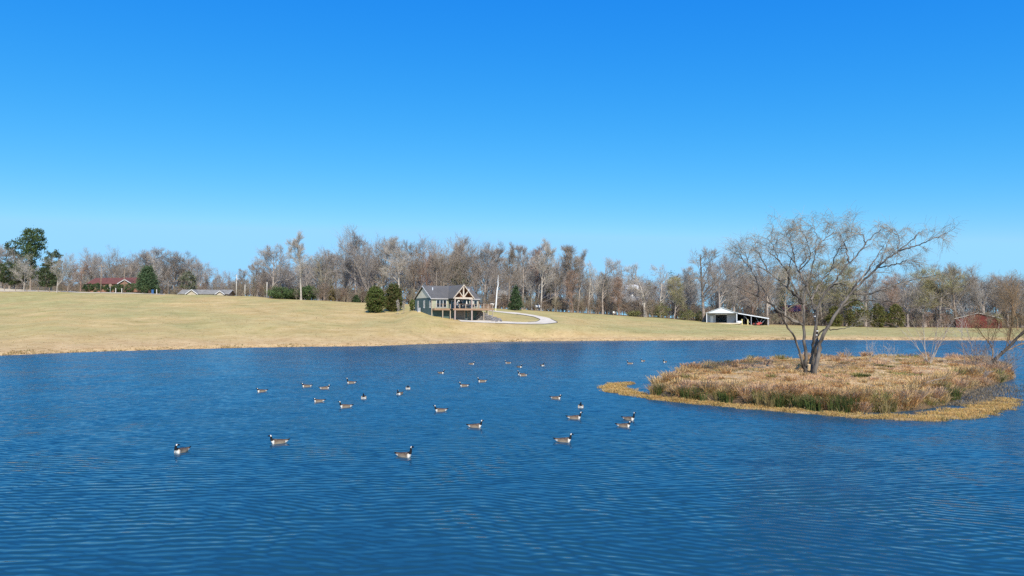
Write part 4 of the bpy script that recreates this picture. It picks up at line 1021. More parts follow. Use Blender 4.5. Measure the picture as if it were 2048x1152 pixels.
# ------------------------------------------------------------------ individual bare trees
TREES = [
 (2, 484, 250, 'oak', 1, 'grey', 'bare grey tree cut by the left edge behind the pines', 1),
 (47, 503, 240, 'vase', 2, 'pale', 'pale bare tree with several stems in front of the tallest pine', 1.1),
 (113, 502, 238, 'vase', 5, 'pale', 'pale leaning bare tree in front of the rounded pine', .9),
 (134, 503, 240, 'vase', 2, 'brown', 'dark bare tree with spread stems right of the rounded pine', .9),
 (160, 520, 268, 'oak', 4, 'red', 'low reddish bare tree left of the brick house', 1.1),
 (182, 503, 290, 'oak', 1, 'grey', 'greyish bare tree above the left end of the brick house', 1),
 (203, 492, 285, 'vase', 5, 'grey', 'upright bare tree just left of the tall twin crowned one', .9),
 (224, 486, 280, 'vase', 2, 'brown', 'tall clear twin crowned bare tree above the red roof', 1),
 (258, 506, 292, 'oak', 4, 'grey', 'rounded bare tree above the right end of the red roof', 1.1),
 (285, 495, 288, 'oak', 1, 'grey', 'bare tree right behind the bushy conifer', 1.1),
 (313, 488, 290, 'oak', 4, 'grey', 'broad domed bare tree, highest to the right of the conifer', 1.25),
 (303, 506, 276, 'sparse', 6, 'pale', 'whitish bare stem rising from behind the conifer', .8),
 (345, 498, 292, 'oak', 1, 'grey', 'domed bare tree right of the highest dome', 1.15),
 (372, 506, 294, 'oak', 4, 'brown', 'bare tree behind the faded green one', 1.15),
 (398, 514, 290, 'oak', 1, 'grey', 'last big bare tree before the dip over the low cream house', 1.1),
 (452, 532, 300, 'vase', 5, 'grey', 'small bare tree in the dip above the low cream house', 1),
 (487, 535, 280, 'young', 3, 'brown', 'brushy bare tree beside the short pale pole', 1.1),
 (515, 515, 262, 'oak', 4, 'brown', 'lower bare tree left of the broad spreading oak', 1),
 (545, 486, 236, 'oak', 1, 'grey', 'broad spreading bare oak with forked trunk', 1.25),
 (602, 458, 229, 'tall', 7, 'pale', 'tall bare tree with long straight pale trunk in the field edge', 1.0),
 (648, 490, 240, 'oak', 4, 'grey', 'rounded bare tree right of the tall straight trunk', 1),
 (688, 474, 246, 'vase', 2, 'grey', 'bare tree with fine crown between the rounded one and the highest one', 1),
 (712, 462, 242, 'tall', 8, 'grey', 'upright bare tree touching the highest crown from the left', 1.1),
 (737, 449, 240, 'vase', 5, 'grey', 'highest bare tree, above the gap left of the cedars', 1.0),
 (766, 466, 246, 'oak', 1, 'brown', 'bare tree directly behind the pair of cedars', .95),
 (799, 468, 225, 'tall', 7, 'pale', 'bare tree with leaning pale trunk between cedars and house', 1.2),
 (828, 470, 240, 'oak', 4, 'brown', 'brownish bare tree above the left gable of the house', .95),
 (856, 464, 244, 'vase', 2, 'red', 'reddish bare tree above the house roof', .95),
 (882, 461, 232, 'vase', 5, 'brown', 'dark vase shaped bare tree rising behind the house roof', 1.15),
 (912, 470, 246, 'tall', 8, 'grey', 'thin bare tree between the two dark ones over the roof', 1.1),
 (934, 461, 236, 'vase', 2, 'brown', 'dark bare tree with rounded top above the truss gable', 1.05),
 (968, 478, 238, 'oak', 1, 'grey', 'broad bare tree to the right of the house roof', 1),
 (996, 492, 250, 'tall', 9, 'brown', 'narrow bare tree behind the leaning white pole', 1.2),
 (1018, 480, 232, 'tall', 7, 'brown', 'slim straight bare tree left of the dark conifer', .8),
 (1044, 485, 236, 'tall', 9, 'grey', 'slim straight bare tree behind the dark conifer', 1.0),
 (1068, 482, 242, 'tall', 8, 'red', 'reddish slim tree right of the dark conifer', 1.1),
 (1082, 472, 230, 'tall', 7, 'pale', 'tallest slim tree with pale trunk beyond the drive', .95),
 (1110, 490, 240, 'vase', 5, 'grey', 'forked bare tree right of the tallest slim tree', .8),
 (1133, 485, 238, 'tall', 9, 'brown', 'spiky bare tree with upright branches above the drive bend', 1.2),
 (1155, 496, 246, 'tall', 8, 'grey', 'thin bare tree right of the spiky one', 1),
 (1146, 538, 232, 'young', 3, 'red', 'dense rusty young tree beyond the drive bend', 1.3),
 (1176, 518, 240, 'sparse', 6, 'pale', 'pale thin pole like bare tree right of the rusty young tree', .8),
 (1205, 516, 244, 'sparse', 10, 'grey', 'bare tree with one branch arching right near the tank', 1.0),
 (1222, 512, 246, 'sparse', 6, 'grey', 'crooked bare tree just left of the white tank', 1.1),
 (1238, 552, 240, 'young', 11, 'red', 'rusty brown young tree under the white tank', 1.4),
 (1290, 523, 246, 'sparse', 10, 'pale', 'pale crooked bare tree just right of the white tank', 1.25),
 (1318, 526, 250, 'sparse', 6, 'pale', 'pale bare tree leaning over the white bungalow', 1.0),
 (1348, 548, 248, 'young', 3, 'olive', 'olive brown young tree in the hedgerow', 1.5),
 (1376, 530, 252, 'young', 11, 'grey', 'grey brushy tree left of the gnarled one', 1.3),
 (1408, 492, 244, 'sparse', 10, 'brown', 'gnarled dark bare tree standing over the metal barn', 1.25),
 (1440, 512, 256, 'oak', 4, 'grey', 'bare tree behind the white gable of the metal barn', 1),
 (1468, 505, 262, 'oak', 1, 'grey', 'grey bare tree behind the lean-to, left of the willow crown', 1),
 (1502, 515, 262, 'vase', 2, 'red', 'reddish bare tree behind the outer left twigs of the willow', 1),
 (1535, 520, 264, 'oak', 4, 'grey', 'bare tree behind the lean-to end', 1),
 (1570, 528, 268, 'young', 11, 'olive', 'olive tinged tree above the red metal roof', 1.6),
 (1605, 522, 268, 'oak', 1, 'brown', 'bare tree directly behind the willow stems', 1),
 (1645, 518, 268, 'young', 3, 'olive', 'olive young tree right behind the willow fork', 1.7),
 (1690, 512, 270, 'young', 11, 'olive', 'golden olive tree behind the biggest willow limb', 1.7),
 (1730, 530, 272, 'oak', 4, 'grey', 'grey bare tree above the olive cedar', 1),
 (1782, 545, 264, 'young', 3, 'red', 'narrow rusty orange tree above the outer conical cedar', 1.1),
 (1815, 540, 272, 'oak', 1, 'grey', 'grey tree right of the narrow rusty one', 1.1),
 (1848, 536, 272, 'young', 11, 'olive', 'yellowish brushy tree behind the far meadow', 1.7),
 (1880, 524, 274, 'oak', 4, 'olive', 'yellow tinged broad tree left of the red barn', 1.25),
 (1912, 517, 274, 'oak', 1, 'brown', 'tallest broad bare tree over the red barn', 1.15),
 (1940, 522, 276, 'vase', 2, 'grey', 'bare tree with upright limbs above the red barn ridge', 1),
 (1966, 540, 274, 'oak', 4, 'grey', 'lower bare tree over the right half of the red barn', 1.1),
 (1992, 536, 274, 'vase', 5, 'brown', 'dark bare tree with clear round top right of the red barn', .9),
 (2015, 545, 276, 'oak', 1, 'grey', 'bare tree behind the leaning island tree', 1),
 (2042, 542, 276, 'oak', 4, 'grey', 'bare tree at the right edge of the far wood', 1.1),
 (1858, 622, 262, 'young', 3, 'red', 'low rust coloured bush at the far meadow edge left of the red barn', 2.2),
 (1888, 626, 262, 'young', 11, 'red', 'low orange brown bush touching the red barn', 2.2),
 (1938, 622, 261, 'young', 3, 'red', 'thin brown bush in front of the left half of the red barn', 1.8),
 (1974, 624, 261, 'young', 11, 'brown', 'thin brown bush in front of the right half of the red barn', 1.8),
 (1996, 626, 262, 'young', 3, 'olive', 'olive bush at the right corner of the red barn', 2.0),
]
for a in TREES:
    bare_tree(*a)

# ------------------------------------------------------------------ far wood and undergrowth (masses)
g = np.random.default_rng(99)
skyl = lambda x: np.interp(x, [-500, 0, 150, 250, 330, 400, 430, 480, 540, 700, 950, 1100, 1200, 1300, 1480, 1600, 1800, 1950, 2100, 2600],
                           [510, 505, 525, 510, 503, 520, 540, 543, 512, 490, 483, 503, 530, 538, 528, 535, 550, 540, 548, 545])
M['far_twigs'] = mat_attr('far_twigs', .9, .1)
def scatter(name, label, meshes, pos, scl, widths, pick, cat=None):
    """one mass: every plant an instance of one of the given meshes"""
    me = bpy.data.meshes.new(name); me.vertices.add(len(pos)); me.vertices.foreach_set('co', np.asarray(pos, dtype=np.float32).ravel())
    for an, ty, arr in (('sc', 'FLOAT_VECTOR', np.stack([widths, widths, scl], -1)), ('rot', 'FLOAT_VECTOR', np.stack([np.zeros(len(pos)), np.zeros(len(pos)), g.uniform(0, 6.28, len(pos))], -1))):
        a_ = me.attributes.new(an, ty, 'POINT'); a_.data.foreach_set('vector', arr.astype(np.float32).ravel())
    a_ = me.attributes.new('pk', 'INT', 'POINT'); a_.data.foreach_set('value', pick.astype(np.int32))
    o = add_mesh(name, me); tag(o, label, kind='stuff')
    ng = bpy.data.node_groups.new(name, 'GeometryNodeTree')
    ng.interface.new_socket('Geometry', in_out='INPUT', socket_type='NodeSocketGeometry'); ng.interface.new_socket('Geometry', in_out='OUTPUT', socket_type='NodeSocketGeometry')
    N, L = ng.nodes, ng.links
    gi, go = N.new('NodeGroupInput'), N.new('NodeGroupOutput')
    jn = N.new('GeometryNodeJoinGeometry'); iop = N.new('GeometryNodeInstanceOnPoints'); iop.inputs['Pick Instance'].default_value = True
    for m_ in reversed(meshes):
        so = bpy.data.objects.new(m_.name, m_); oi = N.new('GeometryNodeObjectInfo'); oi.inputs['Object'].default_value = so; oi.inputs['As Instance'].default_value = True
        L.new(oi.outputs['Geometry'], jn.inputs[0])
    def attr(nm, ty):
        q = N.new('GeometryNodeInputNamedAttribute'); q.data_type = ty; q.inputs['Name'].default_value = nm; return q.outputs['Attribute']
    L.new(gi.outputs[0], iop.inputs['Points']); L.new(jn.outputs[0], iop.inputs['Instance'])
    L.new(attr('pk', 'INT'), iop.inputs['Instance Index']); L.new(attr('sc', 'FLOAT_VECTOR'), iop.inputs['Scale']); L.new(attr('rot', 'FLOAT_VECTOR'), iop.inputs['Rotation'])
    L.new(iop.outputs[0], go.inputs[0])
    md = o.modifiers.new('scatter', 'NODES'); md.node_group = ng
    return o
KINDS['brush'] = dict(tr=.85, t0=.04, n1=20, a1=38, l1=.42, tp1=.10, tap=.35, n2=5, n3=5, n4=3, r=.009, jit=.08)
lcol = [(.36, .32, .285), (.32, .275, .235), (.39, .35, .305), (.32, .265, .22), (.36, .32, .24), (.28, .23, .175), (.34, .29, .20), (.33, .245, .18)]
LM = []
for q, (k_, sd_) in enumerate((('oak', 201), ('vase', 202), ('oak', 203), ('tall', 204), ('young', 205), ('brush', 206), ('brush', 207), ('brush', 208))):
    v, f = join(list(make_tree_arrays(k_, sd_, 20., True)))
    LM.append(mesh_np('wood_tree', v, f, M['far_twigs'], np.repeat(np.array([lcol[q]]), len(v), 0)))
def woods_spots(n_, dmin, dmax, topf):
    px = g.uniform(-450, 2480, n_); cd = np.interp(px, cpx, [COLUMNS[c][-1][0] for c in cpx])
    D = cd + g.uniform(dmin, dmax, n_) + np.where(px < 470, 28, 0)
    P = np.array([on_ground(a, c) for a, c in zip(px, D)])
    H = np.array([at_depth(a, skyl(a) + 9, c)[2] for a, c in zip(px, D)]) - P[:, 2]
    return px, D, P, H
px, D, P, H = woods_spots(560, 9, 120, 0)
H = H * g.uniform(.72, 1.0, len(H)); ok = H > 3
s_ = H[ok] / 20
scatter('far_woods', 'hazy mass of leafless grey brown woods behind the first row of trees', LM[:5], P[ok], s_, s_ * g.uniform(1.0, 1.35, ok.sum()), g.integers(0, 5, ok.sum()))
px, D, P, H = woods_spots(2600, 2.5, 60, 0)
H = g.uniform(2.2, 7.5, len(H)) * np.interp(px, [0, 400, 560, 950, 1150, 1250, 1450, 2000], [1, .8, .9, .8, .9, 1.05, 1.0, 1.0])
s_ = H / 20
scatter('undergrowth', 'tangled brown undergrowth filling the foot of the wood', LM[5:], P, s_, s_ * g.uniform(1.1, 1.8, len(s_)), g.integers(0, 3, len(s_)))

# ------------------------------------------------------------------ grass helpers
def blades(C, H, W, col, g, nb, spread, lean=.5, seg=2):
    """nb blades round every centre"""
    N = len(C); k = np.repeat(np.arange(N), nb); n_ = len(k)
    h = np.repeat(H, nb) * g.uniform(.5, 1.15, n_)
    th = g.uniform(0, 2 * np.pi, n_); rr = np.repeat(spread, nb) * np.sqrt(g.random(n_))
    base = C[k] + np.stack([rr * np.cos(th), rr * np.sin(th), np.full(n_, -.05)], -1)
    ld = np.stack([np.cos(th), np.sin(th), np.zeros(n_)], -1) * (g.uniform(.1, 1, n_) * lean)[:, None] + g.normal(0, .12, (n_, 3)) * [1, 1, 0]
    mid = base + (ld * .35 + [0, 0, .62]) * h[:, None]
    tip = base + (ld * 1.0 + [0, 0, 1.0 - .25 * lean]) * h[:, None]
    wv = norm(np.stack([g.normal(size=n_), g.normal(size=n_) * .5, np.zeros(n_)], -1)) * (W * g.uniform(.6, 1.3, (n_, 1)))
    V = np.stack([base - wv, base + wv, mid + wv * .7, mid - wv * .7, tip], 1).reshape(-1, 3)
    i = np.arange(n_)[:, None] * 5
    Q = i + np.array([[0, 1, 2, 3]]); T = i + np.array([[3, 2, 4]])
    c = col[k] * g.uniform(.78, 1.22, (n_, 1))
    return V, Q, T, np.repeat(c, 5, 0)
def grass_mesh(name, sets, mat):
    Vs, Qs, Ts, Cs, o = [], [], [], [], 0
    for v, q, t_, c in sets:
        Vs.append(v); Qs.append(q + o); Ts.append(t_ + o); Cs.append(c); o += len(v)
    return mesh_np(name, np.concatenate(Vs), [np.concatenate(Qs), np.concatenate(Ts)], mat, np.concatenate(Cs))

# shore grass along the far bank
g = np.random.default_rng(41)
NT = 3400
px = g.uniform(-350, 2400, NT); ds = np.interp(px, spx, sD); D = ds + np.abs(g.normal(0, 1, NT)) * .9 - .25
C = np.array([on_ground(a, c) for a, c in zip(px, D)])
pal = np.array([(.44, .31, .14), (.52, .39, .20), (.30, .23, .085), (.22, .21, .07), (.36, .24, .12)])
col = pal[g.choice(5, NT, p=[.34, .3, .16, .1, .1])]
hgt = g.uniform(.06, .20, NT) * np.where(np.sin(px * .045) + np.sin(px * .013 + 1) > .9, 1.7, 1)
sg = add_mesh('shore_grass', grass_mesh('shore_grass', [blades(C, hgt, .035, col, g, 7, np.full(NT, .28))], M['grass']))
tag(sg, 'ragged dry grass fringe along the far waterline', 'grass', kind='stuff')

NT = 15000
px = g.uniform(-350, 2400, NT); ds = np.interp(px, spx, sD); cd = np.interp(px, cpx, [COLUMNS[c][-1][0] for c in cpx])
D = ds + 1.5 + (cd - ds - 2) * g.random(NT) ** 1.3
C = np.array([on_ground(a, c) for a, c in zip(px, D)])
ok = ~((px > 822) & (px < 1125) & (D > 163) & (D < 225))
C, px, D = C[ok], px[ok], D[ok]
pal = np.array([(.58, .43, .2), (.50, .36, .16), (.36, .31, .10), (.46, .38, .15), (.42, .27, .12)])
col = pal[g.choice(5, len(C), p=[.3, .25, .17, .18, .1])]
fg = add_mesh('field_grass', grass_mesh('field_grass', [blades(C, g.uniform(.05, .17, len(C)), .05, col, g, 5, np.full(len(C), .30), 1.2)], M['grass']))
tag(fg, 'scattered tufts of dormant grass over the mown field', 'grass', kind='stuff')

# ------------------------------------------------------------------ island
def poly_world(pts): return np.array([on_plane(x, y, 0.0)[:2] for x, y in pts])
ISL = poly_world([(1303, 789), (1322, 796), (1350, 799), (1400, 802), (1450, 806), (1490, 809), (1540, 813), (1600, 818), (1660, 822), (1700, 825), (1750, 825), (1800, 823), (1850, 818), (1885, 811),
                  (1908, 799), (1925, 787), (1960, 776), (2000, 766), (2028, 757), (2020, 748), (1995, 740), (1960, 735), (1900, 731), (1830, 729), (1760, 728), (1680, 728), (1600, 730), (1520, 735), (1450, 742), (1390, 751), (1335, 764), (1308, 778)])
def seg_dist(P, poly, closed=True):
    best = np.full(len(P), 1e9); n_ = len(poly)
    for i in range(n_ if closed else n_ - 1):
        a, c = poly[i], poly[(i + 1) % n_]; ab = c - a
        t_ = np.clip(((P - a) @ ab) / (ab @ ab), 0, 1); best = np.minimum(best, np.linalg.norm(P - (a + t_[:, None] * ab), axis=1))
    return best
def inside(P, poly):
    r = np.zeros(len(P), bool); n_ = len(poly); j = n_ - 1
    for i in range(n_):
        xi, yi = poly[i]; xj, yj = poly[j]
        m = ((yi > P[:, 1]) != (yj > P[:, 1])) & (P[:, 0] < (xj - xi) * (P[:, 1] - yi) / (yj - yi + 1e-12) + xi)
        r ^= m; j = i
    return r
ix = np.arange(ISL[:, 0].min() - 2, ISL[:, 0].max() + 2, .4); iy = np.arange(ISL[:, 1].min() - 2, ISL[:, 1].max() + 2, .4)
GX, GY = np.meshgrid(ix, iy, indexing='ij'); PP = np.stack([GX.ravel(), GY.ravel()], -1)
sdist = seg_dist(PP, ISL) * np.where(inside(PP, ISL), 1, -1)
def isl_h(sd, x, y):
    s = np.clip(sd, -2, 6)
    h = np.where(s > 0, .72 * (1 - np.exp(-s / .5)) + .05 * s, s * .5)
    return h + np.where(s > 0, 1, 0) * np.clip(s, 0, 1) * (.10 * np.sin(x * .9 + y * .4) * np.sin(y * .6 + 1) + .05 * np.sin(x * 2.3) * np.sin(y * 1.9))
IZ = isl_h(sdist, PP[:, 0], PP[:, 1])
ii = np.arange(len(PP)).reshape(GX.shape)
Fi = np.stack([ii[:-1, :-1], ii[1:, :-1], ii[1:, 1:], ii[:-1, 1:]], -1).reshape(-1, 4)
Fi = Fi[(sdist[Fi] > -1.6).any(1)]
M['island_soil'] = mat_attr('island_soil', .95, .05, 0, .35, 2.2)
mud_shade_w = np.clip((sdist - .25) / .9, 0, 1)[:, None]  # dark rim: mud, plus shade under the overhanging grass put into the colour
icol = np.array([(.13, .09, .055)]) * (1 - mud_shade_w) + np.array([(.52, .365, .195)]) * mud_shade_w
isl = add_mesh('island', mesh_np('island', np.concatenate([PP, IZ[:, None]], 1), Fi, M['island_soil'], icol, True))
tag(isl, 'low grassy island mound in the pond', kind='structure')
g = np.random.default_rng(51)
NC = 17500
C2 = np.stack([g.uniform(ISL[:, 0].min(), ISL[:, 0].max(), NC), ISL[:, 1].min() + (ISL[:, 1].max() - ISL[:, 1].min()) * g.random(NC) ** 1.25], -1)
sd = seg_dist(C2, ISL) * np.where(inside(C2, ISL), 1, -1); keep = sd > .02
C2, sd = C2[keep], sd[keep]
C = np.concatenate([C2, isl_h(sd, C2[:, 0], C2[:, 1])[:, None]], 1)
fld = np.sin(C[:, 0] * .55 + 1.2 * np.sin(C[:, 1] * .33)) + np.sin(C[:, 1] * .5 + C[:, 0] * .2 + 2) + g.normal(0, .5, len(C))
f2 = np.sin(C[:, 0] * 1.3 + 4) * np.sin(C[:, 1] * .8) + g.normal(0, .4, len(C))
straw_, rust, olive, pink = np.array((.72, .51, .235)), np.array((.64, .385, .165)), np.array((.36, .325, .11)), np.array((.74, .49, .28))
wts = np.stack([np.clip(1.2 - np.abs(fld), .05, 2), np.clip(f2, .05, 2), np.clip(fld - .9, .02, 2) * .9, np.clip(-fld, .05, 2)], -1)
wts /= wts.sum(1, keepdims=True)
cum = wts.cumsum(1); pick = (g.random((len(C), 1)) > cum).sum(1).clip(0, 3)
col = np.stack([straw_, rust, olive, pink])[pick]
edge = np.exp(-sd / 1.2)
hgt = (g.uniform(.10, .26, len(C)) * (1 + .9 * edge * g.random(len(C))) * (1 + .5 * np.clip(f2, -1, 1)))
# tussocks: mounded clumps whose blades arch outwards
m1 = np.nonzero((sd < 1.6) & (g.random(len(C)) < .13) | (g.random(len(C)) < .026))[0]
TC = C[m1] + [0, 0, -.02]; tcol = np.stack([straw_, rust, pink, olive])[g.choice(4, len(m1), p=[.4, .25, .25, .10])]; th_ = g.uniform(.40, .85, len(m1)) * np.where(sd[m1] < 1.6, 1.35, .75)
ig = add_mesh('island_grass', grass_mesh('island_grass', [blades(C, hgt, .019, col, g, 11, np.full(len(C), .30), 2.6), blades(TC, th_, .017, tcol, g, 100, np.full(len(TC), .22), 1.7)], M['grass']))
tag(ig, 'matted tan and rust dry grass covering the island', 'grass', kind='stuff')
def isl_point(px, py, lift=0.0):
    """where the view ray meets the island"""
    d = ray(px, py); d = d / d[1]
    for D in np.arange(33, 82, .1):
        p = np.array([0, 0, CAMZ]) + d * D
        q = p[None, :2]; s = seg_dist(q, ISL) * (1 if inside(q, ISL)[0] else -1)
        if s[0] > -1 and isl_h(s, q[:, 0], q[:, 1])[0] + lift >= p[2]:
            return np.array([p[0], p[1], isl_h(s, q[:, 0], q[:, 1])[0]])
    p = on_plane(px, py, .5); return np.array([p[0], p[1], .3])
# tall green reed clumps at the island's near edge
REEDS = [(1318, 787, .75, .75, 'green brown reed clump at the tip of the island'), (1384, 797, .8, .9, 'first dark green reed clump along the near edge, right of the tip'), (1450, 800, .7, .9, 'low reed clump under overhanging straw on the near edge'),
         (1535, 808, .95, 1.1, 'dense dark green reed clump in the middle of the near edge'), (1566, 811, .85, .9, 'reed clump right beside the dense dark green one'), (1604, 815, .85, .9, 'reed clump below the willow on the near edge'),
         (1640, 818, .85, .9, 'reed clump before the last tall one on the near edge'), (1678, 820, .9, 1.0, 'last tall reed clump to the right on the near edge'), (1766, 821, .75, 1.0, 'yellow green reed clump past the bare patch'),
         (1893, 793, .75, .9, 'bright green tuft at the right end of the island'), (1756, 733, .35, .5, 'small dark tuft on the back of the island'), (1783, 735, .3, .4, 'smaller dark tuft on the back of the island'), (1726, 752, .3, .5, 'low green tuft on the open middle of the island')]
for i, (px, py, h, wd_, lab) in enumerate(REEDS):
    p = isl_point(px, py)
    t = thing('reed_clump', lab, 'reeds', p, 0, 'green reed clumps on the island')
    m = 14; c_ = np.stack([g.normal(0, wd_ * .42, m), g.normal(0, wd_ * .3, m), np.full(m, -.1)], -1)
    gr = np.array((.10, .13, .038)) if i != 8 else np.array((.20, .20, .06))
    cl = gr[None] * g.uniform(.7, 1.4, (m, 1)); cl[::4] = (.34, .26, .11)
    a1 = blades(c_, np.full(m, h * 1.15), .017, cl, g, 30, np.full(m, .22), .5)
    add_mesh('blades', grass_mesh('blades', [a1], M['grass']), t)
    a2 = blades(c_, np.full(m, h * .55), .014, np.tile(np.array([(.42, .30, .14)]), (m, 1)), g, 8, np.full(m, .25), .8)
    add_mesh('dead_blades', grass_mesh('dead_blades', [a2], M['grass']), t)
# floating mat of golden water weed round the near side
MATL = [(1262, 767, .4), (1240, 768, .8), (1222, 774, 1.1), (1232, 780, 1.2), (1270, 790, .9), (1330, 799, .75), (1400, 807, .75), (1470, 813, .75), (1540, 819, .7), (1620, 826, .7), (1700, 832, .75), (1780, 836, .9), (1850, 838, 1.25), (1910, 831, 1.4), (1960, 820, 1.3), (1998, 809, 1.0), (2022, 799, .6)]
mc = np.array([np.append(on_plane(x, y)[:2], wv) for x, y, wv in MATL])
seg = np.concatenate([[0], np.cumsum(np.linalg.norm(np.diff(mc[:, :2], axis=0), axis=1))])
ss = np.arange(0, seg[-1], .25); MC = np.stack([np.interp(ss, seg, mc[:, k]) for k in range(3)], -1)
MC[:, 2] *= 1 + .30 * np.sin(ss * 1.7) * np.sin(ss * .6 + 1) + .18 * np.sin(ss * 4.3 + 2)
tn = norm(np.gradient(MC[:, :2], axis=0)); nr = np.stack([-tn[:, 1], tn[:, 0]], -1)
K = np.linspace(-1, 1, 7); 
Pm = np.stack([np.concatenate([MC[:, :2] + nr * (MC[:, 2:] * k * .8), np.full((len(MC), 1), .10 * (1 - k * k) - .04)], 1) for k in K], 1)
im = np.arange(Pm.shape[0] * 7).reshape(-1, 7)
Fm = np.stack([im[:-1, :-1], im[:-1, 1:], im[1:, 1:], im[1:, :-1]], -1).reshape(-1, 4)
wmt = add_mesh('weed_mat', mesh_np('weed_mat', Pm.reshape(-1, 3), Fm, M['island_soil'], np.tile(np.array([(.36, .25, .12)]), (Pm.shape[0] * 7, 1)), True))
tag(wmt, 'low muddy rim curving in the water round the near side of the island', kind='structure')
NM = 6500
k = g.integers(0, len(MC), NM); off = g.uniform(-1, 1, NM)
Cm = np.concatenate([MC[k, :2] + nr[k] * (MC[k, 2] * off * .85)[:, None] + g.normal(0, .06, (NM, 2)), (.08 * (1 - off**2) - .03)[:, None]], 1)
pm = np.array([(.66, .43, .155), (.72, .50, .205), (.58, .35, .125), (.42, .34, .10)])
gap = np.sin(Cm[:, 0] * 2.1 + 3 * np.sin(Cm[:, 1] * 1.3)) + g.normal(0, .5, NM) > -1.05
Cm = Cm[gap]; NM = len(Cm)
mg = add_mesh('weed_grass', grass_mesh('weed_grass', [blades(Cm, g.uniform(.08, .26, NM) * (1 + .35 * np.sin(Cm[:, 0] * 1.7) * np.sin(Cm[:, 1] * 2.3)), .013, pm[g.choice(4, NM, p=[.38, .3, .2, .12])], g, 9, np.full(NM, .16), 1.0)], M['grass']))
tag(mg, 'short golden marsh grass on the rim round the island', 'grass', kind='stuff')
# muddy shallows at the right end, thin reeds lying in the water
NM = 1700
pc = np.array([on_plane(x, y)[:2] for x, y in zip(g.normal(1950, 50, NM), g.uniform(768, 812, NM))])
sdm = seg_dist(pc, ISL) * np.where(inside(pc, ISL), 1, -1)
Cm = np.concatenate([pc, np.full((NM, 1), .01)], 1)
pm = np.array([(.30, .23, .14), (.40, .31, .20), (.22, .17, .11)])
mg = add_mesh('marsh_litter', grass_mesh('marsh_litter', [blades(Cm, g.uniform(.10, .34, NM), .012, pm[g.integers(0, 3, NM)], g, 6, np.full(NM, .3), 1.3)], M['grass']))
tag(mg, 'broken brown stalks lying in the shallows at the right end of the island', 'reeds', kind='stuff')

# ------------------------------------------------------------------ the willow
g = np.random.default_rng(77)
wb = isl_point(1622, 746)
WD = wb[1]
WILL = thing('willow_tree', 'large bare willow with several leaning stems on the island', 'tree', wb)
def limb(pts, d0, d1, r0, r1, k=None):
    P = np.array([at_depth(x, y, WD) for x, y in pts])
    s = np.concatenate([[0], np.cumsum(np.linalg.norm(np.diff(P, axis=0), axis=1))]); s /= s[-1]
    k = k or max(8, len(pts) * 3)
    u = np.linspace(0, 1, k)
    Q = np.stack([np.interp(u, s, P[:, c]) for c in range(3)], -1)
    for _ in range(2): Q[1:-1] = (Q[:-2] + 2 * Q[1:-1] + Q[2:]) / 4
    dd = d0 + (d1 - d0) * u + .0
    cam0 = np.array([0, 0, CAMZ])
    Q = cam0 + (Q - cam0) * ((WD + dd) / WD)[:, None]      # every limb gets its own depth
    Q[1:-1] += g.normal(0, .035, (k - 2, 3))
    return Q - wb, r0 + (r1 - r0) * u ** .8
STEMS = [
 ([(1611, 747), (1606, 728), (1599, 697), (1583, 664), (1571, 647), (1561, 626), (1549, 615), (1524, 598), (1517, 593), (1497, 583), (1478, 576), (1464, 572)], -.3, -3.0, .10, .02),
 ([(1614, 748), (1612, 722), (1610, 690), (1607, 655), (1608, 625), (1607, 606), (1609, 590), (1613, 572), (1620, 550), (1627, 528), (1630, 505), (1632, 490)], 0, 1.0, .145, .025),
 ([(1624, 748), (1629, 720), (1633, 690), (1634, 664), (1632, 630), (1622, 600), (1615, 577), (1606, 557), (1597, 542), (1590, 525), (1577, 510), (1566, 499)], .2, 2.4, .135, .025),
 ([(1620, 748), (1623, 715), (1629, 680), (1632, 650), (1634, 620), (1641, 602), (1656, 580), (1676, 555), (1688, 537), (1698, 525), (1713, 515), (1722, 500), (1731, 489), (1742, 476), (1752, 466), (1762, 458)], .7, -2.2, .13, .025),
 ([(1628, 748), (1634, 722), (1643, 680), (1653, 655), (1668, 635), (1683, 612), (1696, 595), (1706, 580), (1728, 560), (1748, 542), (1756, 535), (1776, 516), (1796, 502), (1811, 490), (1824, 480), (1834, 470)], -.5, -1.5, .165, .028),
]
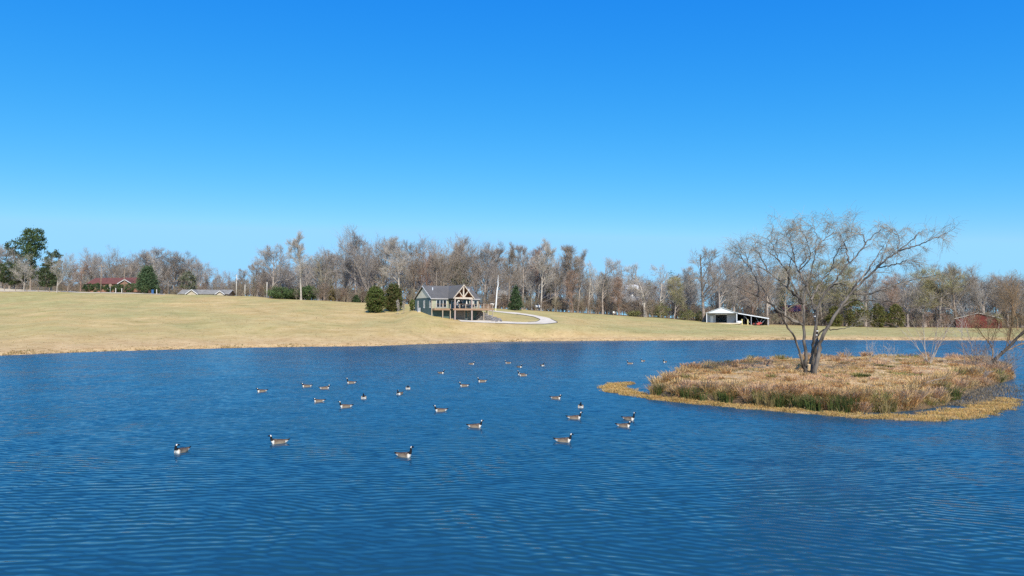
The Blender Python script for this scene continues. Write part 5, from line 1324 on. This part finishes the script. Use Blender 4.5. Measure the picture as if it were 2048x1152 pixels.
LIMBS = [
 ([(1607, 608), (1592, 593), (1576, 577), (1561, 562), (1536, 544), (1520, 533), (1503, 524)], .2, 2.2, .11, .025),
 ([(1576, 577), (1578, 560), (1575, 543), (1561, 527), (1546, 510), (1535, 500)], .8, -1.2, .07, .02),
 ([(1603, 607), (1592, 585), (1586, 570), (1579, 550), (1580, 525), (1588, 508), (1586, 490)], .1, 3.2, .08, .02),
 ([(1606, 650), (1594, 645), (1586, 642), (1570, 630), (1556, 620), (1536, 605), (1510, 590), (1490, 580)], 0, -2.0, .09, .02),
 ([(1517, 593), (1518, 575), (1512, 555), (1503, 540), (1487, 520), (1478, 505)], -1.7, -3.6, .06, .02),
 ([(1549, 615), (1535, 590), (1520, 570), (1505, 560)], -1, .5, .06, .02),
 ([(1613, 572), (1600, 552), (1599, 535), (1610, 520), (1624, 508), (1638, 492)], .5, 3.0, .07, .02),
 ([(1622, 600), (1632, 580), (1646, 560), (1663, 540), (1680, 525), (1692, 517)], 1, 3.5, .08, .02),
 ([(1796, 502), (1816, 496), (1836, 492), (1861, 480), (1878, 473), (1888, 470)], -1, -1.8, .07, .02),
 ([(1706, 580), (1718, 560), (1735, 545), (1745, 525), (1757, 508), (1768, 490)], -.8, 2.0, .08, .02),
 ([(1686, 612), (1703, 603), (1721, 600), (1742, 600), (1761, 602), (1786, 604), (1806, 604), (1829, 587)], -.7, -2.5, .07, .018),
 ([(1706, 588), (1722, 589), (1743, 587), (1771, 577), (1801, 565), (1836, 557), (1881, 551)], -.6, .8, .08, .018),
 ([(1636, 672), (1640, 663), (1648, 657), (1662, 658), (1676, 659), (1690, 656), (1701, 652), (1718, 639)], .2, -1.6, .06, .02),
 ([(1656, 580), (1668, 570), (1690, 565), (1694, 580), (1690, 600)], .2, -1.0, .05, .02),
 ([(1731, 489), (1727, 470), (1715, 464), (1704, 458)], -1.6, -.6, .05, .02),
 ([(1698, 525), (1694, 505), (1690, 485), (1680, 468)], -1.0, 1.8, .06, .02),
 ([(1630, 505), (1640, 485), (1655, 474), (1668, 464)], .9, 2.2, .05, .02),
 ([(1597, 542), (1610, 530), (1622, 515), (1618, 495), (1612, 478)], 1.8, .2, .05, .02),
 ([(1756, 535), (1775, 532), (1795, 528), (1815, 520)], -1.1, -3.0, .05, .02),
 ([(1561, 527), (1552, 508), (1545, 490), (1535, 474)], -1.0, -2.0, .04, .014),
 ([(1590, 525), (1586, 500), (1580, 480), (1570, 464)], 2.2, 1.0, .045, .014),
 ([(1536, 544), (1525, 520), (1515, 503), (1503, 490)], 1.5, .5, .045, .014),
 ([(1503, 540), (1495, 522), (1490, 503)], -3.0, -3.5, .035, .012),
 ([(1632, 490), (1633, 472), (1628, 458), (1620, 450)], 1.0, 2.0, .03, .012),
 ([(1612, 478), (1606, 464), (1596, 455)], .2, -.5, .03, .012),
 ([(1796, 502), (1800, 482), (1795, 466), (1785, 457)], -1.0, .5, .04, .012),
 ([(1663, 540), (1672, 510), (1684, 488), (1700, 470)], 2.5, 1.0, .045, .014),
 ([(1748, 542), (1765, 518), (1772, 495), (1780, 475)], -1.2, 1.4, .045, .014),
]
allP, allR, allL = [], [], []
for pts, d0, d1, r0, r1 in STEMS:
    P, r = limb(pts, d0, d1, r0, r1)
    r[:2] *= 1.25; P[0, 2] -= .25
    v, f = tubes(P[None], r[None], 9)
    add_mesh('stem', mesh_np('stem', v, f, M['willow_bark'], None, True), WILL)
    allP.append((P, r))
lp = []
for pts, d0, d1, r0, r1 in LIMBS:
    P, r = limb(pts, d0, d1, r0, r1)
    lp.append(tubes(P[None], r[None], 6)); allP.append((P, r))
parts = lp
def resample(P, r, k):
    u = np.linspace(0, 1, len(P)); w_ = np.linspace(0, 1, k)
    return np.stack([np.interp(w_, u, P[:, c]) for c in range(3)], -1), np.interp(w_, u, r)
RP = [resample(P, r, 14) for P, r in allP]
P0 = np.stack([a for a, _ in RP]); R0_ = np.stack([a for _, a in RP])
LL = np.linalg.norm(np.diff(P0, axis=1), axis=2).sum(1)
s, d, ln, r = sprout(P0, R0_, np.full(len(P0), 1.45), 9, .36, 1., 42, 1.0, .25, .5, g, rmin=.016)
kp = (s[:, 2] > 6.2) | (g.random(len(s)) < .13)
s, d, ln, r = s[kp], d[kp], ln[kp], r[kp]
d = norm(d * [1, 1, .55] + [0, 0, .10])
P1, R1 = grow(s, d, ln * g.uniform(.6, 1.25, len(ln)), r, np.full_like(r, .009), 7, -.015, .14, g)
s, d, ln2, r = sprout(P1, R1, ln, 6, .25, 1., 45, .52, .2, .6, g, rmin=.009)
P2, R2 = grow(s, d, ln2, r, np.full_like(r, .006), 6, -.01, .14, g)
hi = P2[:, -1, 2] > 3.2
s, d, ln3, r = sprout(P2[hi], R2[hi], ln2[hi], 5, .3, 1., 48, .95, .1, .7, g, rmin=.006)
P3, R3 = grow(s, d, ln3 * g.uniform(.7, 1.5, len(ln3)), np.full_like(r, .0062), np.full_like(r, .004), 6, -.16, .09, g)
parts = [tubes(P1, R1, 4), tubes(P2, R2, 3), tubes(P3, R3, 3)]
v, f = join(lp); add_mesh('limbs', mesh_np('limbs', v, f, M['willow_bark'], None, True), WILL)
v, f = join(parts); add_mesh('crown', mesh_np('crown', v, f, M['willow_twig'], None, True), WILL)
st = allP[2][0]; rr_ = allP[2][1]
for yb in (664, 672, 634, 642):                  # white bands on the dark middle stem
    tgt = at_depth(1634, yb, WD)[2] - wb[2]; i = int(np.argmin(np.abs(st[:, 2] - tgt)))
    j = min(i + 1, len(st) - 1); dv = norm(st[j] - st[i])
    c0 = st[i] + dv * (tgt - st[i][2]); MB().cone(tuple(c0), tuple(c0 + dv * .06), rr_[i] + .025, rr_[i] + .025, 12).build('band', M['white_paint'], WILL, True)
cs = at_depth(1618, 732, WD - .25) - wb
MB().cone(tuple(cs + [0, .1, -.3]), tuple(cs + [0, -.02, .1]), .12, .11, 10).build('cut_stub', M['fresh_wood'], WILL)

# ------------------------------------------------------------------ other island plants
def shrub_stems(name, label, cat, base, n_stem, Hh, spread, bark, twig, seed, group=None, dirs=None, r=.02, dens=6, n3=4):
    gg = np.random.default_rng(seed)
    t = thing(name, label, cat, base, 0, group)
    if dirs is None:
        th = gg.uniform(0, 6.28, n_stem); d = np.stack([np.cos(th) * spread, np.sin(th) * spread * .7, np.ones(n_stem)], -1) * gg.uniform(.7, 1.2, (n_stem, 1))
    else: d = np.array(dirs, float); n_stem = len(d)
    ln = Hh * gg.uniform(.75, 1.1, n_stem)
    P, Rr = grow(gg.normal(0, .08, (n_stem, 3)) * [1, 1, 0] - [0, 0, .1], d, ln, np.full(n_stem, r), np.full(n_stem, r * .3), 8, .02, .06, gg)
    v, f = tubes(P, Rr, 5); add_mesh('stems', mesh_np('stems', v, f, M[bark], None, True), t)
    s, d, l2, r2 = sprout(P, Rr, ln, dens, .3, 1., 38, .34, .4, .6, gg, rmin=.007)
    P2, R2 = grow(s, d, l2, r2, np.full_like(r2, .005), 5, .05, .10, gg)
    s, d, l3, r3 = sprout(P2, R2, l2, n3, .25, 1., 38, .5, .3, .7, gg, rmin=.0055)
    P3, R3 = grow(s, d, l3, r3, np.full_like(r3, .004), 4, .04, .1, gg)
    v, f = join([tubes(P2, R2, 3), tubes(P3, R3, 3)]); add_mesh('twigs', mesh_np('twigs', v, f, M[twig], None, True), t)
    return t
shrub_stems('bare_shrub', 'bare shrub with fanned pale stems at the back of the island', 'shrub', isl_point(1858, 727), 11, 4.5, .55, 'bark_pale', 'twig_red', 301, r=.024)
for i, (px, py, h, lab) in enumerate([(1696, 724, 1.5, 'thin pale dead stalk nearest the willow on the back of the island'), (1738, 725, 2.0, 'pale branching dead stalks in the middle of the island back'), (1768, 727, 2.0, 'pale forked dead stalk leaning right on the island back'),
                                      (1788, 728, 2.1, 'outermost pale leaning dead stalk before the fanned shrub')]):
    shrub_stems('dead_stalk', lab, 'plant', isl_point(px, py), 4 if i != 1 else 7, h, .28, 'bark_pale', 'twig_pale', 310 + i, 'dead stalks on the back of the island', r=.013, dens=4, n3=2)
for i, (px, py, h, lab) in enumerate([(1931, 731, 5.0, 'slim pale upright stem left of the leaning island tree'), (1949, 729, 5.6, 'slim pale upright stem closest to the leaning island tree')]):
    shrub_stems('slim_sapling', lab, 'tree', isl_point(px, py), 1, h, .1, 'bark_pale', 'twig_pale', 320 + i, 'slim saplings at the right end of the island', dirs=[(-.16 if i == 0 else -.1, .05, 1)], r=.03, dens=16, n3=4)
shrub_stems('brush_shrub', 'low purplish brush at the right end of the island by the water', 'shrub', isl_point(1995, 745), 22, 2.3, 1.1, 'bark_brown', 'twig_brown', 330, r=.018)
shrub_stems('brush_shrub', 'tangled grey brush on the right slope of the island', 'shrub', isl_point(1960, 758), 20, 1.2, 1.6, 'bark_grey', 'twig_grey', 331, r=.015)
shrub_stems('brush_shrub', 'wiry brush behind the foot of the leaning island tree', 'shrub', isl_point(1955, 733), 20, 2.6, .9, 'bark_brown', 'twig_red', 332, r=.016)
shrub_stems('dead_fern', 'small pinkish dead fern just right of the willow', 'plant', isl_point(1668, 722), 12, .8, .9, 'bark_red', 'twig_red', 333, r=.012)
# leaning tree at the right end
lb = isl_point(1962, 737); LD = lb[1]
LT = thing('leaning_tree', 'dark leaning bare tree with orange twigs at the right end of the island', 'tree', lb)
Pt = np.array([at_depth(x, y, LD) - lb for x, y in [(1960, 740), (1985, 718), (2003, 703), (2018, 680), (2035, 660), (2055, 643), (2085, 628), (2110, 605)]])
Pt[:, 1] += np.linspace(0, -1.5, len(Pt)); Pt[0, 2] -= .2
Pr, rr2 = resample(Pt, np.linspace(.15, .05, len(Pt)), 16)
for _ in range(2): Pr[1:-1] = (Pr[:-2] + 2 * Pr[1:-1] + Pr[2:]) / 4
br = [np.array([at_depth(x, y, LD) - lb for x, y in q]) for q in ([(2018, 680), (2016, 660), (2012, 640), (2005, 618), (2000, 600)], [(2003, 703), (2025, 700), (2050, 690), (2075, 685), (2100, 690)], [(2035, 660), (2040, 640), (2035, 615), (2040, 595), (2042, 580)], [(2055, 643), (2075, 620), (2080, 600), (2090, 580), (2095, 570)], [(1985, 718), (1990, 700), (1985, 685), (1975, 668), (1970, 655)])]
for i, q in enumerate(br): q[:, 1] += np.linspace(0, [-1.5, 1.5, 1.2, -1, 1][i], 5)
v, f = tubes(Pr[None], rr2[None], 8); add_mesh('trunk', mesh_np('trunk', v, f, M['dark_bark'], None, True), LT)
P1 = np.stack([resample(q, np.ones(5), 10)[0] for q in br] + [resample(Pr, rr2, 10)[0]]); R1 = np.concatenate([np.tile(np.linspace(.06, .02, 10), (5, 1)), np.tile(np.linspace(.10, .04, 10), (1, 1))])
s, d, ln, r = sprout(P1, R1, np.full(6, 2.0), 14, .25, 1, 48, 1., .2, .5, g, rmin=.014); d = norm(d + [0, 0, .3])
P2, R2 = grow(s, d, ln, r, np.full_like(r, .008), 6, .07, .11, g)
s, d, ln3, r = sprout(P2, R2, ln, 7, .2, 1, 40, .5, .2, .6, g, rmin=.008)
P3, R3 = grow(s, d, ln3, r, np.full_like(r, .005), 5, .06, .1, g)
s, d, ln4, r = sprout(P3, R3, ln3, 4, .2, 1, 38, .6, .2, .7, g, rmin=.006)
P4, R4 = grow(s, d, ln4, r, np.full_like(r, .004), 4, .06, .1, g)
v, f = join([tubes(P1[:5], R1[:5], 6), tubes(P2, R2, 4), tubes(P3, R3, 3), tubes(P4, R4, 3)]); add_mesh('crown', mesh_np('crown', v, f, M['twig_orange'], None, True), LT)
# fallen branch and driftwood
def driftwood(name, label, pts, r, mat, twigs=6):
    P = np.array(pts); c = P[0].copy()
    t = thing(name, label, 'branch', c)
    Q, rr3 = resample(P - c, np.linspace(r, r * .35, len(P)), 9)
    v, f = tubes(Q[None], rr3[None], 6)
    s, d, ln, r_ = sprout(Q[None], rr3[None], np.array([np.linalg.norm(P[-1] - P[0])]), twigs, .2, .95, 45, .35, .2, .6, g, rmin=.01)
    A_, B2 = grow(s, d, ln, r_, r_ * .4, 4, .03, .12, g)
    add_mesh('stem', mesh_np('stem', v, f, M[mat], None, True), t)
    v, f = tubes(A_, B2, 4); add_mesh('twigs', mesh_np('twigs', v, f, M[mat], None, True), t)
a = isl_point(1835, 778)
driftwood('fallen_branch', 'curved fallen branch lying on the right slope of the island', [a + [0, 0, .1], a + [.6, .2, .35], a + [1.3, .4, .5], a + [2.0, .5, .6]], .045, 'bark_brown')
w0 = on_plane(1915, 802)
driftwood('driftwood', 'black driftwood branch standing out of the shallows', [w0 + [0, 0, -.05], w0 + [.3, .15, .16], w0 + [.75, .2, .22], w0 + [1.2, .5, .1]], .05, 'dark_metal', 7)
w0 = on_plane(1930, 806)
driftwood('driftwood', 'low black driftwood stick beside the taller one', [w0 + [0, 0, -.03], w0 + [.25, .1, .05], w0 + [.6, .05, .03]], .03, 'dark_metal', 3)

# ------------------------------------------------------------------ geese
def goose_mesh(pose):
    neck = {'up': [(.28, 0, .14, .072), (.315, 0, .225, .052), (.32, 0, .305, .045), (.345, 0, .365, .054), (.395, 0, .36, .033), (.462, 0, .343, .012)],
            'alert': [(.27, 0, .15, .070), (.30, 0, .26, .050), (.305, 0, .375, .043), (.335, 0, .44, .053), (.385, 0, .437, .033), (.452, 0, .422, .012)],
            'low': [(.27, 0, .14, .074), (.29, 0, .195, .058), (.29, 0, .25, .052), (.325, 0, .29, .054), (.375, 0, .28, .033), (.44, 0, .262, .012)],
            'back': [(.28, 0, .15, .072), (.305, 0, .235, .052), (.298, .01, .315, .046), (.27, .04, .37, .053), (.235, .08, .362, .033), (.185, .12, .342, .012)],
            'tuck': [(.25, 0, .13, .072), (.235, .02, .19, .056), (.215, .03, .225, .052), (.265, .02, .245, .053), (.315, .01, .235, .032), (.38, 0, .22, .012)]}[pose]
    body = [(-.47, 0, .185, .012), (-.37, 0, .140, .046), (-.25, 0, .080, .100), (-.09, 0, .060, .142), (.07, 0, .060, .150), (.20, 0, .066, .118)]
    pts = body + neck
    me = bpy.data.meshes.new('goose_skin')
    me.from_pydata([p[:3] for p in pts], [(i, i + 1) for i in range(len(pts) - 1)], [])
    ob = bpy.data.objects.new('goose_skin', me); COL.objects.link(ob)
    sk = ob.modifiers.new('skin', 'SKIN'); sk.use_smooth_shade = True
    for i, p in enumerate(pts): me.skin_vertices[0].data[i].radius = (p[3], p[3])
    me.skin_vertices[0].data[4].use_root = True
    sb = ob.modifiers.new('sub', 'SUBSURF'); sb.levels = 3; sb.render_levels = 3
    dg = bpy.context.evaluated_depsgraph_get()
    out = bpy.data.meshes.new_from_object(ob.evaluated_get(dg))
    bpy.data.objects.remove(ob)
    nv = len(out.vertices); V = np.zeros(nv * 3, dtype=np.float32); out.vertices.foreach_get('co', V); V = V.reshape(-1, 3)
    V[:, 1] *= np.where(V[:, 2] < .2, 1.12, 1)
    out.vertices.foreach_set('co', V.ravel())
    S = np.array([p[:3] for p in pts]); rad = np.array([p[3] for p in pts])
    d = (np.linalg.norm(V[:, None] - S[None], axis=2) - rad[None]); nn = np.argmin(d, axis=1)
    x, y, z = V.T
    c = np.zeros((nv, 3)); brown, dark, tan, white, black = (.135, .094, .065), (.07, .05, .038), (.20, .15, .105), (.76, .73, .67), (.012, .012, .014)
    c[:] = brown
    c[(z < .12)] = tan
    c[(z < .065)] = (.30, .245, .185)
    c[(z > .165) & (x < .1)] = dark
    c[(x < -.25) & (z < .115)] = white
    c[(x < -.34) & (z > .14)] = black
    c[(x > .19) & (z < .17)] = (.50, .44, .37)
    c[(x > .235) & (z < .135)] = white
    c[nn >= 7] = black
    c[(nn == 6) & (z > .135)] = black
    h = np.array(neck[3][:3]); hd = norm((np.array(neck[4][:3]) - h)[None])[0]
    rel = V - h; al = rel @ hd
    ck = (nn == 9) & (np.abs(al + .012) < .026) & (rel[:, 2] < .026) & (np.linalg.norm(rel - al[:, None] * hd, axis=1) > .024)
    ck |= (nn == 9) & (np.abs(al + .01) < .022) & (rel[:, 2] < -.005)
    c[ck] = white
    a = out.color_attributes.new('col', 'FLOAT_COLOR', 'POINT')
    c4 = np.ones((nv, 4), dtype=np.float32); c4[:, :3] = c; a.data.foreach_set('color', c4.ravel())
    out.polygons.foreach_set('use_smooth', [True] * len(out.polygons))
    out.materials.clear(); out.materials.append(M['goose']); out.name = 'goose'
    return out
GM = {k: goose_mesh(k) for k in ('up', 'alert', 'low', 'back', 'tuck')}
# x, waterline row, heading in degrees (0 = to the right, 180 = to the left, 270 = towards the camera), pose, label
GEESE = [
 (362, 905, 222, 'back', 'big goose at far left front looking back over its shoulder'),
 (557, 887, 188, 'up', 'large goose swimming left near the front, between the shoulder looking one and the nearest one'),
 (808, 914, 332, 'alert', 'nearest goose of all, in the front middle, head raised to the right'),
 (1127, 884, 355, 'up', 'big goose swimming right below the island tip, black neck upright'),
 (950, 855, 356, 'up', 'goose swimming right in the middle, between the nearest goose and the island tip'),
 (1248, 854, 352, 'low', 'lower goose of the close pair in front of the island tip'),
 (1258, 840, 338, 'alert', 'upper goose of the close pair in front of the island tip, neck stretched'),
 (1149, 838, 358, 'up', 'goose swimming right just below the one facing the camera'),
 (1161, 815, 275, 'up', 'goose facing the camera left of the island tip'),
 (1112, 798, 350, 'low', 'goose with short neck swimming right, above the one facing the camera'),
 (881, 823, 190, 'up', 'goose swimming left alone in the middle of the pond'),
 (691, 815, 186, 'up', 'goose swimming left, lowest of the left hand flock'),
 (637, 804, 184, 'tuck', 'goose with neck tucked down onto its back'),
 (728, 797, 262, 'up', 'goose facing the camera beside the lowest of the left hand flock'),
 (523, 784, 195, 'low', 'leftmost goose of the far flock'),
 (613, 774, 182, 'low', 'goose swimming left, left one of two tail to tail'),
 (649, 778, 4, 'low', 'goose swimming right with head turned off, right one of two tail to tail'),
 (702, 767, 183, 'alert', 'goose with very tall straight neck swimming left'),
 (800, 789, 240, 'up', 'goose turned half to the camera, lower of two close together'),
 (816, 778, 268, 'low', 'goose facing the camera, upper of two close together'),
 (928, 773, 186, 'up', 'brown goose swimming left, left one of two in line'),
 (964, 764, 192, 'up', 'goose swimming left, right one of two in line'),
 (1046, 752, 190, 'low', 'pale goose with low head overlapping another one'),
 (1042, 750, 200, 'alert', 'goose with raised neck half hidden behind the low headed one'),
 (882, 747, 330, 'up', 'small far goose swimming right by itself'),
 (943, 729, 345, 'up', 'farthest goose on the left swimming right, far out in the pond'),
 (1016, 727, 188, 'up', 'far goose swimming left with white rump towards the shore'),
 (1039, 735, 320, 'up', 'small far goose between the white rumped one and the overlapping two'),
 (1084, 732, 300, 'up', 'small far goose facing forward out in the open water'),
 (1260, 728, 183, 'alert', 'left one of three far geese behind the island tip'),
 (1286, 723, 225, 'up', 'middle and farthest of three far geese behind the island'),
 (1330, 725, 235, 'alert', 'right one of three far geese, just over the island grass'),
]
for px, py, hd, pose, lab in GEESE:
    o = add_mesh('goose', GM[pose])
    p = on_plane(px, py)
    s = random.uniform(.88, .97)
    o.location = (p[0], p[1] + .05, -.012); o.scale = (s, s, s)
    o.rotation_euler = (0, 0, R(hd) + math.atan2(-p[0], p[1]))
    tag(o, lab, 'goose', 'geese swimming on the pond')
